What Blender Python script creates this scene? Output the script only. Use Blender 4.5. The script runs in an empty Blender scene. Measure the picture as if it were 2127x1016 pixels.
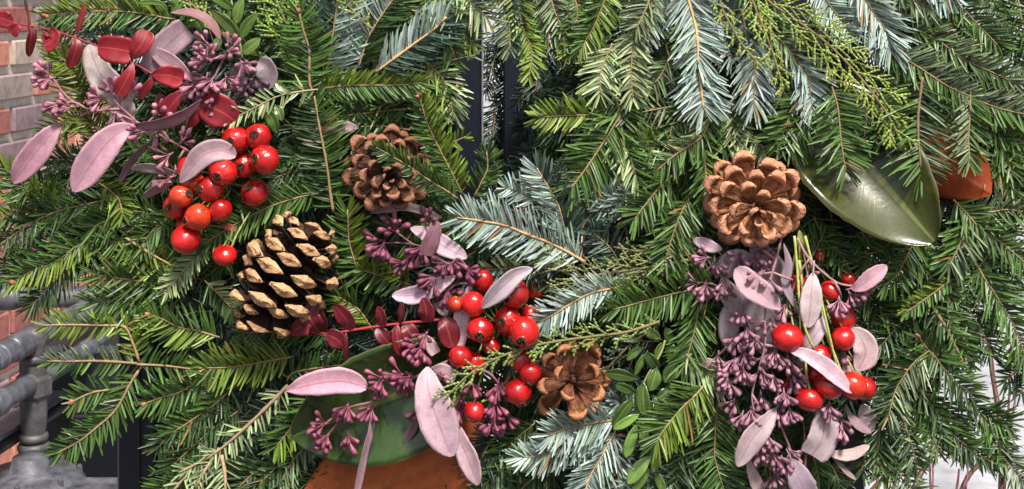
import bpy, math, random
import numpy as np
from mathutils import Vector, Matrix, Quaternion
R = math.radians
random.seed(7); RG = np.random.default_rng(7)

# ------------------------------------------------------------------ camera, sky, sun, exposure
SC = bpy.context.scene
S = 0.00033            # metres in one photo pixel at the garland's plane
D = 0.95               # camera to garland
CZ = 1.67              # eye height
CX = 1063.5
cd = bpy.data.cameras.new("camera"); cam = bpy.data.objects.new("camera", cd)
SC.collection.objects.link(cam); SC.camera = cam
cam.location = (0, -D, CZ); cam.rotation_euler = (R(90), 0, 0)
cd.sensor_width = 36.0; cd.lens = 36.0*D/(2127*S); cd.shift_y = -508/2127.0
cd.clip_start = 0.01; cd.clip_end = 2000
SUN_EL, SUN_ROT = R(57), R(160)
wd = bpy.data.worlds.new("World"); SC.world = wd; wd.use_nodes = True
nt = wd.node_tree; nt.nodes.clear()
sky = nt.nodes.new("ShaderNodeTexSky"); sky.sky_type = 'NISHITA'; sky.sun_disc = False
sky.sun_elevation = SUN_EL; sky.sun_rotation = SUN_ROT
sky.air_density = 1.0; sky.dust_density = 5.0; sky.ozone_density = 1.0
bg = nt.nodes.new("ShaderNodeBackground"); bg.inputs[1].default_value = 0.072
wo = nt.nodes.new("ShaderNodeOutputWorld")
nt.links.new(sky.outputs[0], bg.inputs[0]); nt.links.new(bg.outputs[0], wo.inputs[0])
sl = bpy.data.lights.new("sun", 'SUN'); sl.energy = 3.9; sl.angle = R(11); sl.color = (1, .955, .89)
so = bpy.data.objects.new("sun", sl); SC.collection.objects.link(so)
sdir = Vector((math.sin(SUN_ROT)*math.cos(SUN_EL), math.cos(SUN_ROT)*math.cos(SUN_EL), math.sin(SUN_EL)))
so.rotation_euler = (-sdir).to_track_quat('-Z', 'Y').to_euler(); so.location = (0, -3, 4)
SC.view_settings.view_transform = 'Standard'; SC.view_settings.look = 'None'
SC.view_settings.exposure = 0.84; SC.view_settings.gamma = 1.0

# ------------------------------------------------------------------ helpers
F0 = np.array([0., -1., 0.])
def P(x, y, f=0.0):                      # photo pixel at f pixels in front of the garland plane -> world
    k = S*(D - f*S)/D
    return np.array([(x-CX)*k, -f*S, CZ - y*k])
def Pd(x, y, d):                         # the same with the distance from the camera in metres
    return P(x, y, (D-d)/S)
def PV(dx, dy, df):                      # direction right, down, towards the viewer -> world
    v = np.array([dx, -df, -dy], float); return v/np.linalg.norm(v)
def unit(v): return v/(np.linalg.norm(v, axis=-1, keepdims=True)+1e-12)
def pts(s, f0=0, f1=None):
    a = [tuple(map(float, q.split(','))) for q in s.split()]
    n = len(a); f1 = f0 if f1 is None else f1
    return np.array([P(q[0], q[1], q[2] if len(q) > 2 else f0+(f1-f0)*i/max(1, n-1)) for i, q in enumerate(a)])
def smooth(Q, n):                        # Catmull-Rom through the points, n samples evenly along its length
    Q = np.asarray(Q, float)
    if len(Q) == 2: 
        t = np.linspace(0, 1, n)[:, None]; return Q[0]*(1-t)+Q[1]*t
    E = np.vstack([2*Q[0]-Q[1], Q, 2*Q[-1]-Q[-2]]); out = []
    for i in range(len(Q)-1):
        p0, p1, p2, p3 = E[i:i+4]
        t = np.linspace(0, 1, 12, endpoint=False)[:, None]
        out.append(.5*((2*p1)+(-p0+p2)*t+(2*p0-5*p1+4*p2-p3)*t**2+(-p0+3*p1-3*p2+p3)*t**3))
    C = np.vstack(out+[Q[-1:]])
    s = np.concatenate([[0], np.cumsum(np.linalg.norm(np.diff(C, axis=0), axis=1))])
    u = np.linspace(0, s[-1], n)
    return np.stack([np.interp(u, s, C[:, k]) for k in range(3)], 1)
def tang(C):
    return unit(np.gradient(C, axis=0))

class MB:
    def __init__(self): self.v = []; self.q = []; self.n = 0
    def add(self, v, faces, mat=0, tint=(1, 1, 1), uv=None):
        v = np.asarray(v, float); m = len(v)
        t = np.asarray(tint, float)
        if t.ndim == 1: t = np.tile(t, (m, 1))
        if uv is None: uv = np.zeros((m, 2))
        self.v.append((v, t, uv))
        for i, fa in enumerate(faces if isinstance(faces, list) else [faces]):
            fa = np.asarray(fa)
            mi = mat[i] if isinstance(mat, (list, tuple)) else mat
            if len(fa): self.q.append((fa+self.n, mi))
        self.n += m
    def mesh(self, name, mats, org=(0, 0, 0), sm=True):
        V = np.vstack([a for a, _, _ in self.v])-np.asarray(org); T = np.vstack([b for _, b, _ in self.v]); U = np.vstack([c for _, _, c in self.v])
        me = bpy.data.meshes.new(name)
        me.vertices.add(len(V)); me.vertices.foreach_set('co', V.astype(np.float32).ravel())
        lv = np.concatenate([f.ravel() for f, _ in self.q])
        tot = np.concatenate([np.full(len(f), f.shape[1]) for f, _ in self.q])
        st = np.concatenate([[0], np.cumsum(tot)[:-1]])
        mi = np.concatenate([np.full(len(f), m) for f, m in self.q])
        me.loops.add(len(lv)); me.loops.foreach_set('vertex_index', lv.astype(np.int32))
        me.polygons.add(len(tot)); me.polygons.foreach_set('loop_start', st.astype(np.int32))
        me.polygons.foreach_set('material_index', mi.astype(np.int32))
        me.polygons.foreach_set('use_smooth', np.full(len(tot), sm))
        at = me.attributes.new('tint', 'FLOAT_COLOR', 'POINT')
        at.data.foreach_set('color', np.hstack([T, np.ones((len(T), 1))]).astype(np.float32).ravel())
        uvl = me.uv_layers.new(name='UVMap'); uvl.data.foreach_set('uv', U[lv].astype(np.float32).ravel())
        me.update(calc_edges=True); me.validate()
        for m in mats: me.materials.append(m)
        return me
def link(name, me, parent=None, loc=None, kind=None):
    o = bpy.data.objects.new(name, me); SC.collection.objects.link(o)
    if parent: o.parent = parent
    if loc is not None: o.location = loc
    if kind: o['kind'] = kind
    return o
def thing(name, label, cat, loc, group=None):
    o = link(name, None, None, loc); o.empty_display_size = .01
    o['label'] = label; o['category'] = cat
    if group: o['group'] = group
    return o
def part(name, mb, mats, root, kind=None, sm=True):     # a mesh of its own under its thing
    return link(name, mb.mesh(name, mats, org(root), sm), root, None, kind)
def org(o):
    v = np.array(o.location)
    while o.parent: o = o.parent; v = v+np.array(o.location)
    return v

def tube(mb, C, r, n=7, mat=0, tint=(1, 1, 1), cap=True, jit=0.0):
    C = np.asarray(C, float); m = len(C); T = tang(C)
    r = np.broadcast_to(np.asarray(r, float), (m,))
    if jit: r = r*(1+jit*RG.standard_normal(m))
    ref = np.tile(F0, (m, 1)); bad = np.abs((T*ref).sum(1)) > .95; ref[bad] = [1, 0, 0]
    A = unit(np.cross(T, ref)); B = np.cross(A, T)
    ph = np.arange(n)/n*2*math.pi
    V = C[:, None]+r[:, None, None]*(np.cos(ph)[None, :, None]*A[:, None]+np.sin(ph)[None, :, None]*B[:, None])
    i = np.arange(m-1)[:, None]*n; j = np.arange(n)[None]; k = (j+1) % n
    fq = np.stack([i+j, i+k, i+n+k, i+n+j], -1).reshape(-1, 4)
    fs = [fq]
    if cap: fs += [np.arange(n)[::-1][None], (np.arange(n)+(m-1)*n)[None]]
    uv = np.stack([np.repeat(np.linspace(0, 1, m), n), np.tile(ph/6.2832, m)], 1)
    mb.add(V.reshape(-1, 3), fs, mat, tint, uv)
def lathe(mb, prof, M, n=16, mat=0, tint=(1, 1, 1), shape=None):   # prof: (r, h) pairs round local z; M 4x4 to world
    prof = np.array(prof, float); m = len(prof); ph = np.arange(n)/n*2*math.pi
    r = prof[:, 0][:, None]*np.ones(n)
    if shape is not None: r = r*shape(prof[:, 1][:, None], ph[None])
    L = np.stack([r*np.cos(ph), r*np.sin(ph), prof[:, 1][:, None]*np.ones(n)], -1).reshape(-1, 3)
    V = L@M[:3, :3].T+M[:3, 3]
    i = np.arange(m-1)[:, None]*n; j = np.arange(n)[None]; k = (j+1) % n
    fq = np.stack([i+j, i+k, i+n+k, i+n+j], -1).reshape(-1, 4)
    mb.add(V, [fq, np.arange(n)[::-1][None], (np.arange(n)+(m-1)*n)[None]], mat, tint,
           np.stack([np.repeat(np.linspace(0, 1, m), n), np.tile(ph/6.2832, m)], 1))
def frame(loc, axis, up=F0, s=1.0):      # 4x4 with z along axis
    z = unit(np.asarray(axis, float)); u = np.asarray(up, float)
    if abs(z@u) > .95: u = np.array([0, 0, 1.]) if abs(z[2]) < .9 else np.array([1., 0, 0])
    x = unit(np.cross(u, z)); y = np.cross(z, x)
    M = np.eye(4); M[:3, 0] = x*s; M[:3, 1] = y*s; M[:3, 2] = z*s; M[:3, 3] = loc
    return M
def box(mb, c, size, rot=None, mat=0, tint=(1, 1, 1), bev=0.0):
    h = np.array(size)/2.; b = min(bev, h.min()*.9)
    V = []; 
    sg = [(-1, -1, -1), (1, -1, -1), (1, 1, -1), (-1, 1, -1), (-1, -1, 1), (1, -1, 1), (1, 1, 1), (-1, 1, 1)]
    if b <= 0:
        V = np.array(sg)*h
        fs = [np.array([[0, 3, 2, 1], [4, 5, 6, 7], [0, 1, 5, 4], [1, 2, 6, 5], [2, 3, 7, 6], [3, 0, 4, 7]])]
    else:
        for s in sg:
            for ax in range(3):
                v = np.array(s)*(h-b); v[ax] = s[ax]*h[ax]; V.append(v)
        V = np.array(V); I = lambda c_, a: c_*3+a
        q = []
        for ax, sn in ((0, -1), (0, 1), (1, -1), (1, 1), (2, -1), (2, 1)):
            cs = [i for i, s in enumerate(sg) if s[ax] == sn]
            a1, a2 = [a for a in range(3) if a != ax]
            cs.sort(key=lambda i: math.atan2(sg[i][a2], sg[i][a1]))
            if (sn > 0) != (ax != 1): cs = cs[::-1]
            q.append([I(c_, ax) for c_ in cs])
        for i in range(8):
            for j in range(i+1, 8):
                df = [a for a in range(3) if sg[i][a] != sg[j][a]]
                if len(df) == 1:
                    a1, a2 = [a for a in range(3) if a != df[0]]
                    q.append([I(i, a1), I(j, a1), I(j, a2), I(i, a2)])
        t = [[I(i, 0), I(i, 1), I(i, 2)] for i in range(8)]
        fs = [np.array(q), np.array(t)]
    if rot is not None: V = V@np.asarray(rot).T
    mb.add(V+np.asarray(c), fs, mat, tint)

# ------------------------------------------------------------------ materials
def nmat(name):
    m = bpy.data.materials.new(name); m.use_nodes = True
    t = m.node_tree; b = t.nodes['Principled BSDF']
    return m, t, b
def nd(t, ty, **kw):
    n = t.nodes.new(ty)
    for k, v in kw.items(): setattr(n, k, v)
    return n
def noise(t, scale, detail=4, rough=.6, obj=True):
    tc = nd(t, 'ShaderNodeTexCoord'); n = nd(t, 'ShaderNodeTexNoise')
    if isinstance(scale, tuple):
        mp = nd(t, 'ShaderNodeMapping'); mp.inputs['Scale'].default_value = scale; t.links.new(tc.outputs['Object'], mp.inputs['Vector']); t.links.new(mp.outputs[0], n.inputs['Vector']); scale = 1.0
    else: t.links.new(tc.outputs['Object' if obj else 'Generated'], n.inputs['Vector'])
    n.inputs['Scale'].default_value = scale; n.inputs['Detail'].default_value = detail; n.inputs['Roughness'].default_value = rough
    return n
def mulmix(t, a, b, fac=1.0, mode='MULTIPLY'):
    n = nd(t, 'ShaderNodeMix', data_type='RGBA', blend_type=mode)
    for sock, v in ((n.inputs[0], fac), (n.inputs[6], a), (n.inputs[7], b)):
        if hasattr(v, 'is_linked'): t.links.new(v, sock)
        else: sock.default_value = v if not isinstance(v, tuple) else (*v, 1)
    return n.outputs[2]
def ramp(t, inp, stops):
    r = nd(t, 'ShaderNodeValToRGB'); e = r.color_ramp.elements
    while len(e) < len(stops): e.new(.5)
    for k, (p, c) in zip(e, stops): k.position = p; k.color = (*c, 1)
    t.links.new(inp, r.inputs[0]); return r.outputs[0]
def bump(t, b, h, strength=.3, dist=.001):
    n = nd(t, 'ShaderNodeBump'); n.inputs['Strength'].default_value = strength; n.inputs['Distance'].default_value = dist
    t.links.new(h, n.inputs['Height']); t.links.new(n.outputs[0], b.inputs['Normal'])
def tintmat(name, rough=.5, spec=.5, scale=400, lo=.75, hi=1.2, under=None, coat=0, bstr=.2, sss=0, transl=0, bd=.0004):
    m, t, b = nmat(name); at = nd(t, 'ShaderNodeAttribute', attribute_name='tint')
    n = noise(t, scale); c = mulmix(t, at.outputs['Color'], ramp(t, n.outputs[0], [(.25, (lo,)*3), (.75, (hi,)*3)]))
    if under: c = mulmix(t, c, under[0], under[1], 'MIX')
    t.links.new(c, b.inputs['Base Color']); b.inputs['Roughness'].default_value = rough
    b.inputs['Specular IOR Level'].default_value = spec; b.inputs['Coat Weight'].default_value = coat; b.inputs['Coat Roughness'].default_value = .12
    if bstr: bump(t, b, n.outputs[0], bstr, bd)
    if transl:
        tr = nd(t, 'ShaderNodeBsdfTranslucent'); t.links.new(c, tr.inputs[0])
        mx = nd(t, 'ShaderNodeMixShader'); mx.inputs[0].default_value = transl
        t.links.new(b.outputs[0], mx.inputs[1]); t.links.new(tr.outputs[0], mx.inputs[2])
        t.links.new(mx.outputs[0], t.nodes['Material Output'].inputs[0])
    return m
M_NTOP = tintmat('needle_top', .40, .4, 500, .8, 1.2, bstr=0, transl=.12)
M_NUND = tintmat('needle_underside', .5, .4, 500, .8, 1.2, under=((.28, .36, .27), .45), bstr=0)
M_BARK = tintmat('twig_bark', .7, .3, 900, .55, 1.3, bstr=.6)
M_SCALE = tintmat('cone_scale', .62, .3, (2.4, 21, 21), .28, 1.75, bstr=.7, bd=.03)
M_TIP = tintmat('cone_scale_tip', .58, .3, (5, 6, 9), .68, 1.25, bstr=.3, bd=.02)
M_SEED = tintmat('eucalyptus_seed', .5, .35, 500, .75, 1.25, bstr=.3)
M_CEDAR = tintmat('cedar_foliage', .45, .4, 700, .75, 1.25, bstr=.2, transl=.1)
M_CALYX = tintmat('calyx', .8, .2, 900, .5, 1.4, bstr=.6)
def leafmat(name, rough, spec, vein, vfac, side=0.0, coat=0, mott=.3, scale=140, edge=None, transl=.08, blot=0, brown=0):
    m, t, b = nmat(name); at = nd(t, 'ShaderNodeAttribute', attribute_name='tint')
    n1 = noise(t, scale, 6, .7); n2 = noise(t, scale*6, 3)
    c = mulmix(t, at.outputs['Color'], ramp(t, n1.outputs[0], [(.3, (1-mott,)*3), (.7, (1+mott,)*3)]))
    c = mulmix(t, c, ramp(t, n2.outputs[0], [(.3, (.9,)*3), (.7, (1.1,)*3)]))
    uv = nd(t, 'ShaderNodeUVMap'); sx = nd(t, 'ShaderNodeSeparateXYZ'); t.links.new(uv.outputs[0], sx.inputs[0])
    def mth(op, a, bb=None):
        q = nd(t, 'ShaderNodeMath', operation=op)
        for s_, v in zip(q.inputs, (a, bb)):
            if v is None: continue
            if hasattr(v, 'is_linked'): t.links.new(v, s_)
            else: s_.default_value = v
        return q.outputs[0]
    av = mth('ABSOLUTE', mth('SUBTRACT', sx.outputs[0], .5))          # 0 on the midrib, .5 on the rim
    mid = ramp(t, av, [(0, (1,)*3), (.018, (1,)*3), (.04, (0,)*3), (1, (0,)*3)])
    fac = mth('MULTIPLY', mid, vfac)
    if side:
        w = mth('SINE', mth('MULTIPLY', mth('SUBTRACT', sx.outputs[1], mth('MULTIPLY', av, .5)), 75.0))
        sv = ramp(t, w, [(0, (0,)*3), (.93, (0,)*3), (1, (1,)*3)])
        fac = mth('ADD', fac, mth('MULTIPLY', sv, side))
    c = mulmix(t, c, vein, fac, 'MIX')
    if blot:
        n3 = noise(t, 45, 5, .7)
        c = mulmix(t, c, (.30, .14, .17), mth('MULTIPLY', ramp(t, n3.outputs[0], [(.58, (0,)*3), (.72, (1,)*3)]), blot), 'MIX')
    if brown:
        n4 = noise(t, 120, 4, .6); e0 = mth('ADD', av, mth('MULTIPLY', mth('SUBTRACT', n4.outputs[0], .5), .35))
        c = mulmix(t, c, (.20, .105, .065), mth('MULTIPLY', ramp(t, e0, [(0, (0,)*3), (.47, (0,)*3), (.56, (1,)*3)]), .7), 'MIX')
    if edge:
        er = ramp(t, av, [(0, (0,)*3), (.484, (0,)*3), (.494, (1,)*3)]); c = mulmix(t, c, edge, er, 'MIX')
    t.links.new(c, b.inputs['Base Color']); b.inputs['Roughness'].default_value = rough
    b.inputs['Specular IOR Level'].default_value = spec; b.inputs['Coat Weight'].default_value = coat; b.inputs['Coat Roughness'].default_value = .09
    h = mth('ADD', mth('MULTIPLY', n2.outputs[0], .4), mth('MULTIPLY', fac, .8)); bump(t, b, h, .3, .0006)
    tr = nd(t, 'ShaderNodeBsdfTranslucent'); t.links.new(c, tr.inputs[0])
    mx = nd(t, 'ShaderNodeMixShader'); mx.inputs[0].default_value = transl
    t.links.new(b.outputs[0], mx.inputs[1]); t.links.new(tr.outputs[0], mx.inputs[2])
    t.links.new(mx.outputs[0], t.nodes['Material Output'].inputs[0])
    return m
M_EUC = leafmat('eucalyptus_leaf', .55, .35, (.34, .15, .19), .55, .14, mott=.22, blot=.5, brown=1)
M_RED = leafmat('red_leaf', .42, .45, (.55, .12, .10), .35, .1, mott=.3)
M_MAG = leafmat('magnolia_top', .22, .25, (.17, .19, .05), .6, .08, coat=.7, mott=.22, scale=60, edge=(.12, .09, .03), transl=.03)
M_RUST = leafmat('magnolia_underside', .65, .3, (.46, .16, .06), .35, .12, mott=.35, scale=70, transl=.03)
M_BOX = leafmat('glossy_leaf', .3, .5, (.30, .38, .10), .55, 0, coat=.3, mott=.25, scale=120)
def hipmat():
    m, t, b = nmat('rose_hip_skin'); at = nd(t, 'ShaderNodeAttribute', attribute_name='tint')
    n1 = noise(t, 70, 4, .6); n2 = noise(t, 900, 3)
    c = mulmix(t, at.outputs['Color'], ramp(t, n1.outputs[0], [(.35, (.6, .5, .6)), (.7, (1.2, 1.5, 1.1))]))
    n3 = noise(t, 260, 3, .6); c = mulmix(t, c, ramp(t, n3.outputs[0], [(.24, (.25, .2, .15)), (.33, (1, 1, 1))]))
    t.links.new(c, b.inputs['Base Color']); b.inputs['Roughness'].default_value = .22
    b.inputs['Specular IOR Level'].default_value = .5; b.inputs['Coat Weight'].default_value = .5; b.inputs['Coat Roughness'].default_value = .08
    b.inputs['Subsurface Weight'].default_value = .15; b.inputs['Subsurface Radius'].default_value = (.004, .001, .001); b.inputs['Subsurface Scale'].default_value = .5
    h = mulmix(t, n1.outputs[0], n2.outputs[0], .08, 'MIX'); bump(t, b, h, .55, .003); return m
M_HIP = hipmat()
def plain(name, col, rough, scale=60, lo=.8, hi=1.15, metal=0, spec=.5, bstr=.15):
    m, t, b = nmat(name); n = noise(t, scale, 6, .65)
    c = mulmix(t, col, ramp(t, n.outputs[0], [(.3, (lo,)*3), (.7, (hi,)*3)])); t.links.new(c, b.inputs['Base Color'])
    b.inputs['Roughness'].default_value = rough; b.inputs['Metallic'].default_value = metal; b.inputs['Specular IOR Level'].default_value = spec
    bump(t, b, n.outputs[0], bstr, .002); return m
M_NAVY = plain('navy_paint', (.0045, .006, .016), .42, 80)
M_BLACK = plain('black_plastic', (.012, .013, .017), .4, 40)
M_GLASS = plain('dark_glass', (.01, .011, .014), .12, 5, .95, 1.05, bstr=.0)
M_EDGE = plain('bare_metal_edge', (.35, .35, .36), .35, 80, metal=.6)
M_PIPE = plain('grey_pipe_paint', (.105, .105, .12), .42, 38, .3, 1.6, metal=.25, bstr=.4)
M_IRON = plain('weathered_iron', (.085, .078, .08), .55, 60, .5, 1.35, metal=.2, bstr=.4)
M_MORT = plain('mortar', (.54, .47, .39), .9, 60, .75, 1.15, bstr=.6)
M_BRICK = tintmat('brick', .85, .25, 45, .6, 1.35, bstr=.8)
M_ROAD = plain('unseen_dark_asphalt', (.06, .06, .062), .85, 20)
M_PAVE = plain('pale_pavement', (.36, .36, .38), .8, 7.0, .55, 1.2, bstr=.3)
M_TWIG = plain('red_bark', (.10, .03, .03), .5, 200, .6, 1.4)
# ------------------------------------------------------------------ the setting behind the garland
def setting():
    mb = MB(); g = 900.
    mb.add([(-g, .6, 0), (g, .6, 0), (g, g, 0), (-g, g, 0)], np.array([[0, 1, 2, 3]]))
    rb = MB(); rb.add([(-g, -g, -.1), (g, -g, -.1), (g, .6, -.1), (-g, .6, -.1)], np.array([[0, 1, 2, 3]])); link('unseen_road', rb.mesh('unseen_road', [M_ROAD]), None, None, 'structure')  # out of view; dark ground added to cut bounced light on the garland
    rb = MB(); rb.add([(-g, .6, -.1), (g, .6, -.1), (g, .6, 0), (-g, .6, 0)], np.array([[0, 1, 2, 3]])); link('kerb', rb.mesh('kerb', [M_PAVE]), None, None, 'structure')
    link('pavement', mb.mesh('pavement', [M_PAVE]), None, None, 'structure')
    # brick side wall, running away from the viewer, every brick a piece
    wd_ = unit(np.array([.117, 1., 0])); nrm = np.array([wd_[1], -wd_[0], 0])       # nrm faces the path
    Rm = np.stack([wd_, -nrm, np.array([0, 0, 1.])], 1)
    o0 = Pd(65, 0, 3.2); 
    w = thing('brick_wall', 'mottled brick side wall at the left edge behind the fir sprigs', 'wall', (o0[0], o0[1], 0))
    mb = MB(); L0, L1 = -1.0, 2.4
    box(mb, o0*[1, 1, 0]+wd_*(L0+L1)/2-nrm*.06+np.array([0, 0, 1.0]), (L1-L0, .1, 2.0), Rm)
    part('mortar', mb, [M_MORT], w, sm=False)
    cols = [(.44, .18, .13), (.50, .25, .18), (.28, .10, .085), (.22, .15, .165), (.28, .22, .20), (.13, .07, .065), (.40, .31, .25)]
    mes = []
    for ci, c in enumerate(cols):
        for v in range(2):
            mb = MB(); box(mb, (0, 0, 0), (.206-.004*v, .04, .056+.002*v), Rm, 0, c, .004)
            mes.append(mb.mesh('brick', [M_BRICK], sm=False))
    for r in range(5, 25):
        z = r*.0755+.04
        for k in range(int((L1-L0)/.2255)):
            t = L0+.115+(k+.5*(r % 2))*.2255
            if t > L1-.1: continue
            p = o0*[1, 1, 0]+wd_*t-nrm*(.02-.0035*random.random())+np.array([0, 0, z])
            ci = random.choice([2, 2, 5, 0, 2, 3]) if r < 15 else random.choice([0, 1, 1, 3, 4, 6, 2, 0])
            link('brick', mes[ci*2+random.randint(0, 1)], w, p-org(w))
    # navy steel gate: two leaves, the gap between them shows the pale paving far behind
    for (a, b, lab) in ((243, 1000, 'dark navy gate leaf left of the bright gap, pale rim on its edge'), (1045, 1797, 'dark navy gate leaf right of the bright gap, behind the berries')):
        f = -270.; x0, x1 = P(a, 0, f)[0], P(b, 0, f)[0]; y = P(0, 0, f)[1]; z1, z0 = P(0, -260, f)[2], P(0, 1330, f)[2]
        gt = thing('gate_leaf', lab, 'gate', (x0, y, z0), 'navy gate leaves behind the garland')
        sw = [(x0, x0+(.0285 if a < 300 else .019)), (x1-.0205, x1)]
        for u0, u1 in sw:
            mb = MB(); box(mb, ((u0+u1)/2, y+.02, (z0+z1)/2), (u1-u0, .04, z1-z0), None, 0, (1, 1, 1), .0015); part('stile', mb, [M_NAVY], gt, sm=False)
        mb = MB(); u0, u1 = sw[0][1], sw[1][0]
        box(mb, ((u0+u1)/2, y+.03, (z0+z1)/2), (u1-u0, .008, z1-z0)); part('shade_panel', mb, [M_NAVY], gt, sm=False)  # sheet added behind the foliage so the gaps stay dark
        if a < 300:
            mb = MB(); box(mb, (x1+.0008, y+.004, (z0+z1)/2), (.0012, .004, z1-z0)); part('edge_strip', mb, [M_EDGE], gt, sm=False)
            mb = MB(); box(mb, (x0+.0168, y-.0012, (z0+z1)/2), (.0012, .002, z1-z0)); part('groove', mb, [M_BLACK], gt, sm=False)
    # gas pipes low on the left
    px = lambda v, d: v*d/(D/S)
    d = 2.25; ax = wd_; upz = np.array([0, 0, 1.])
    def ring(mb, c, axis, r, h, n=20, mat=0, bev=.18):
        lathe(mb, [(r*.9, -h/2), (r, -h/2+h*bev), (r, h/2-h*bev), (r*.9, h/2)], frame(c, axis), n, mat)
    def pipe(name, label, c, axis, l0, l1, r, rings):
        t = thing(name, label, 'pipe', c+axis*l0, 'grey gas pipes by the brick wall')
        mb = MB(); tube(mb, np.array([c+axis*s_ for s_ in np.linspace(l0, l1, 8)]), r, 20); part('tube', mb, [M_PIPE], t)
        for (s_, rr, h) in rings:
            mb = MB(); ring(mb, c+axis*s_, axis, r*rr, h); part('collar', mb, [M_PIPE], t)
    pipe('gas_pipe', 'light grey gas pipe running diagonally away above the other slanting pipe', Pd(60, 708, d), ax, -.5, .36, px(25, d), [(-.03, 1.12, .07), (-.10, 1.07, .012), (-.125, 1.07, .008), (.24, 1.12, .04)])
    pipe('gas_pipe', 'lower slanting grey gas pipe meeting the hexagonal nut', Pd(70, 792, d), ax, -.5, .7, px(22, d), [(-.12, 1.15, .04), (-.16, 1.06, .01), (.2, 1.1, .05)])
    pipe('gas_pipe', 'dull grey level pipe just under the hanging fir tips', Pd(-40, 617, 2.7), np.array([1., 0, 0]), 0, .34, px(22, 2.7), [(.05, 1.25, .05), (.02, 1.1, .012)])
    c = Pd(72, 800, d); rz = thing('pipe_riser', 'upright grey pipe fitting with a hexagonal nut and ring stack', 'pipe', Pd(66, 975, d))
    zz = lambda y: Pd(72, y, d)[2]
    mb = MB(); cc = Pd(70, 800, d)
    lathe(mb, [(px(24, d), zz(985)-c[2]), (px(22, d), zz(905)-c[2]), (px(27, d), zz(880)-c[2]), (px(28, d), zz(830)-c[2]), (px(24, d), zz(760)-c[2]), (px(22, d), zz(720)-c[2]), (px(27, d), zz(700)-c[2]), (px(22, d), zz(680)-c[2])], frame(cc, upz), 22)
    part('riser_body', mb, [M_IRON], rz)
    mb = MB(); lathe(mb, [(px(32, d), zz(825)-c[2]), (px(38, d), zz(818)-c[2]), (px(38, d), zz(785)-c[2]), (px(32, d), zz(778)-c[2])], frame(cc, upz), 6); part('hexagonal_nut', mb, [M_IRON], rz, sm=False)
    for y, rr in ((908, 30), (928, 33), (948, 34), (745, 29)):
        mb = MB(); ring(mb, np.array([cc[0], cc[1], zz(y)]), upz, px(rr, d), px(17, d), 24, 0, .35); part('ring', mb, [M_IRON], rz)
    mb = MB(); e = Pd(62, 988, 2.2); mt = thing('gas_meter', 'grey cast gas meter top under the pipe riser', 'meter', e-np.array([0, 0, .2]))
    lathe(mb, [(px(98, d), -.2), (px(100, d), -.03), (px(108, d), -.026), (px(110, d), -.012), (px(104, d), -.004), (px(88, d), .006), (px(40, d), .012), (px(34, d), .03), (.002, .032)], frame(e, upz), 40); part('meter_body', mb, [M_PIPE], mt)
    for a in range(7):
        mb = MB(); q = e+np.array([math.cos(a*.9+.3)*px(96, d), math.sin(a*.9+.3)*px(96, d), .002]); lathe(mb, [(px(6, d), -.004), (px(6, d), .006), (px(4, d), .009)], frame(q, upz), 6); part('bolt', mb, [M_IRON], mt, sm=False)
    mb = MB(); box(mb, Pd(185, 1035, 2.1), (px(110, 2.1), .12, px(36, 2.1)), None, 0, (1, 1, 1), .006); t = thing('junction_box', 'pale grey box top at the bottom edge beside the meter', 'box', Pd(185, 1050, 2.1)); part('housing', mb, [M_PIPE], t, sm=False)
    # channel bracket
    bk = thing('pipe_bracket', 'worn grey steel channel bracket slanting behind the pipe riser', 'bracket', Pd(40, 880, d+.08))
    for dy in (0, 27):
        mb = MB(); box(mb, Pd(38, 868+dy, d+.05), (.46, .05, .007), Rm, 0, (1, 1, 1), .001); part('flange', mb, [M_PIPE], bk, sm=False)
    mb = MB(); box(mb, Pd(36, 882, d+.08), (.46, .006, .022), Rm, 0, (1, 1, 1), .001); part('web', mb, [M_IRON], bk, sm=False)
    cb = thing('meter_cabinet', 'black cabinet in shade between the gas meter and the navy gate', 'cabinet', Pd(200, 1250, 2.6))
    mb = MB(); box(mb, Pd(260, 960, 2.6), (px(330, 2.6), .3, px(560, 2.6)), None, 0, (1, 1, 1), .01); part('body', mb, [M_BLACK], cb, sm=False)
    mb = MB(); box(mb, Pd(205, 940, 2.435), (px(130, 2.43), .014, px(160, 2.43)), None, 0, (1, 1, 1), .004); part('door', mb, [M_GLASS], cb, sm=False)
    # red-stemmed shrub at the lower right
    sh = thing('red_twig_shrub', 'bare dark red stems standing against the white paving, lower right', 'shrub', Pd(1990, 1150, 1.9))
    for s_, r in (("1885,1060 1912,985 1968,903", 7), ("1940,949 1960,945 1985,944 2010,950", 2.2), ("1985,1060 2003,1005 2026,972 2060,952", 6), ("2082,1080 2080,990 2078,900 2072,840 2062,780 2052,690", 7),
                  ("2084,1070 2092,900 2098,790 2100,700", 3), ("2098,900 2110,820 2117,740", 2.6), ("1936,1080 1932,960 1940,900", 2.6), ("1928,1080 1938,1000 1934,920", 2), ("1800,1030 1822,1004 1842,990 1850,960", 4),
                  ("1815,1080 1822,1000 1818,920", 3.5), ("1836,1080 1838,1000 1834,930", 3), ("1858,1080 1856,985 1862,900", 3), ("1975,1070 1988,1010 1992,975", 3), ("2006,1020 2014,940 2020,880", 2), ("1890,1070 1880,1000 1876,930", 2.2)):
        q = [tuple(map(float, a.split(','))) for a in s_.split()]
        C = smooth(np.array([Pd(a, b, 1.85+.1*i/len(q)) for i, (a, b) in enumerate(q)]), 14)
        mb = MB(); tube(mb, C, np.linspace(px(r, 1.9), px(r*.7, 1.9), 14), 7, jit=.08); part('stem', mb, [M_TWIG], sh)

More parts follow.
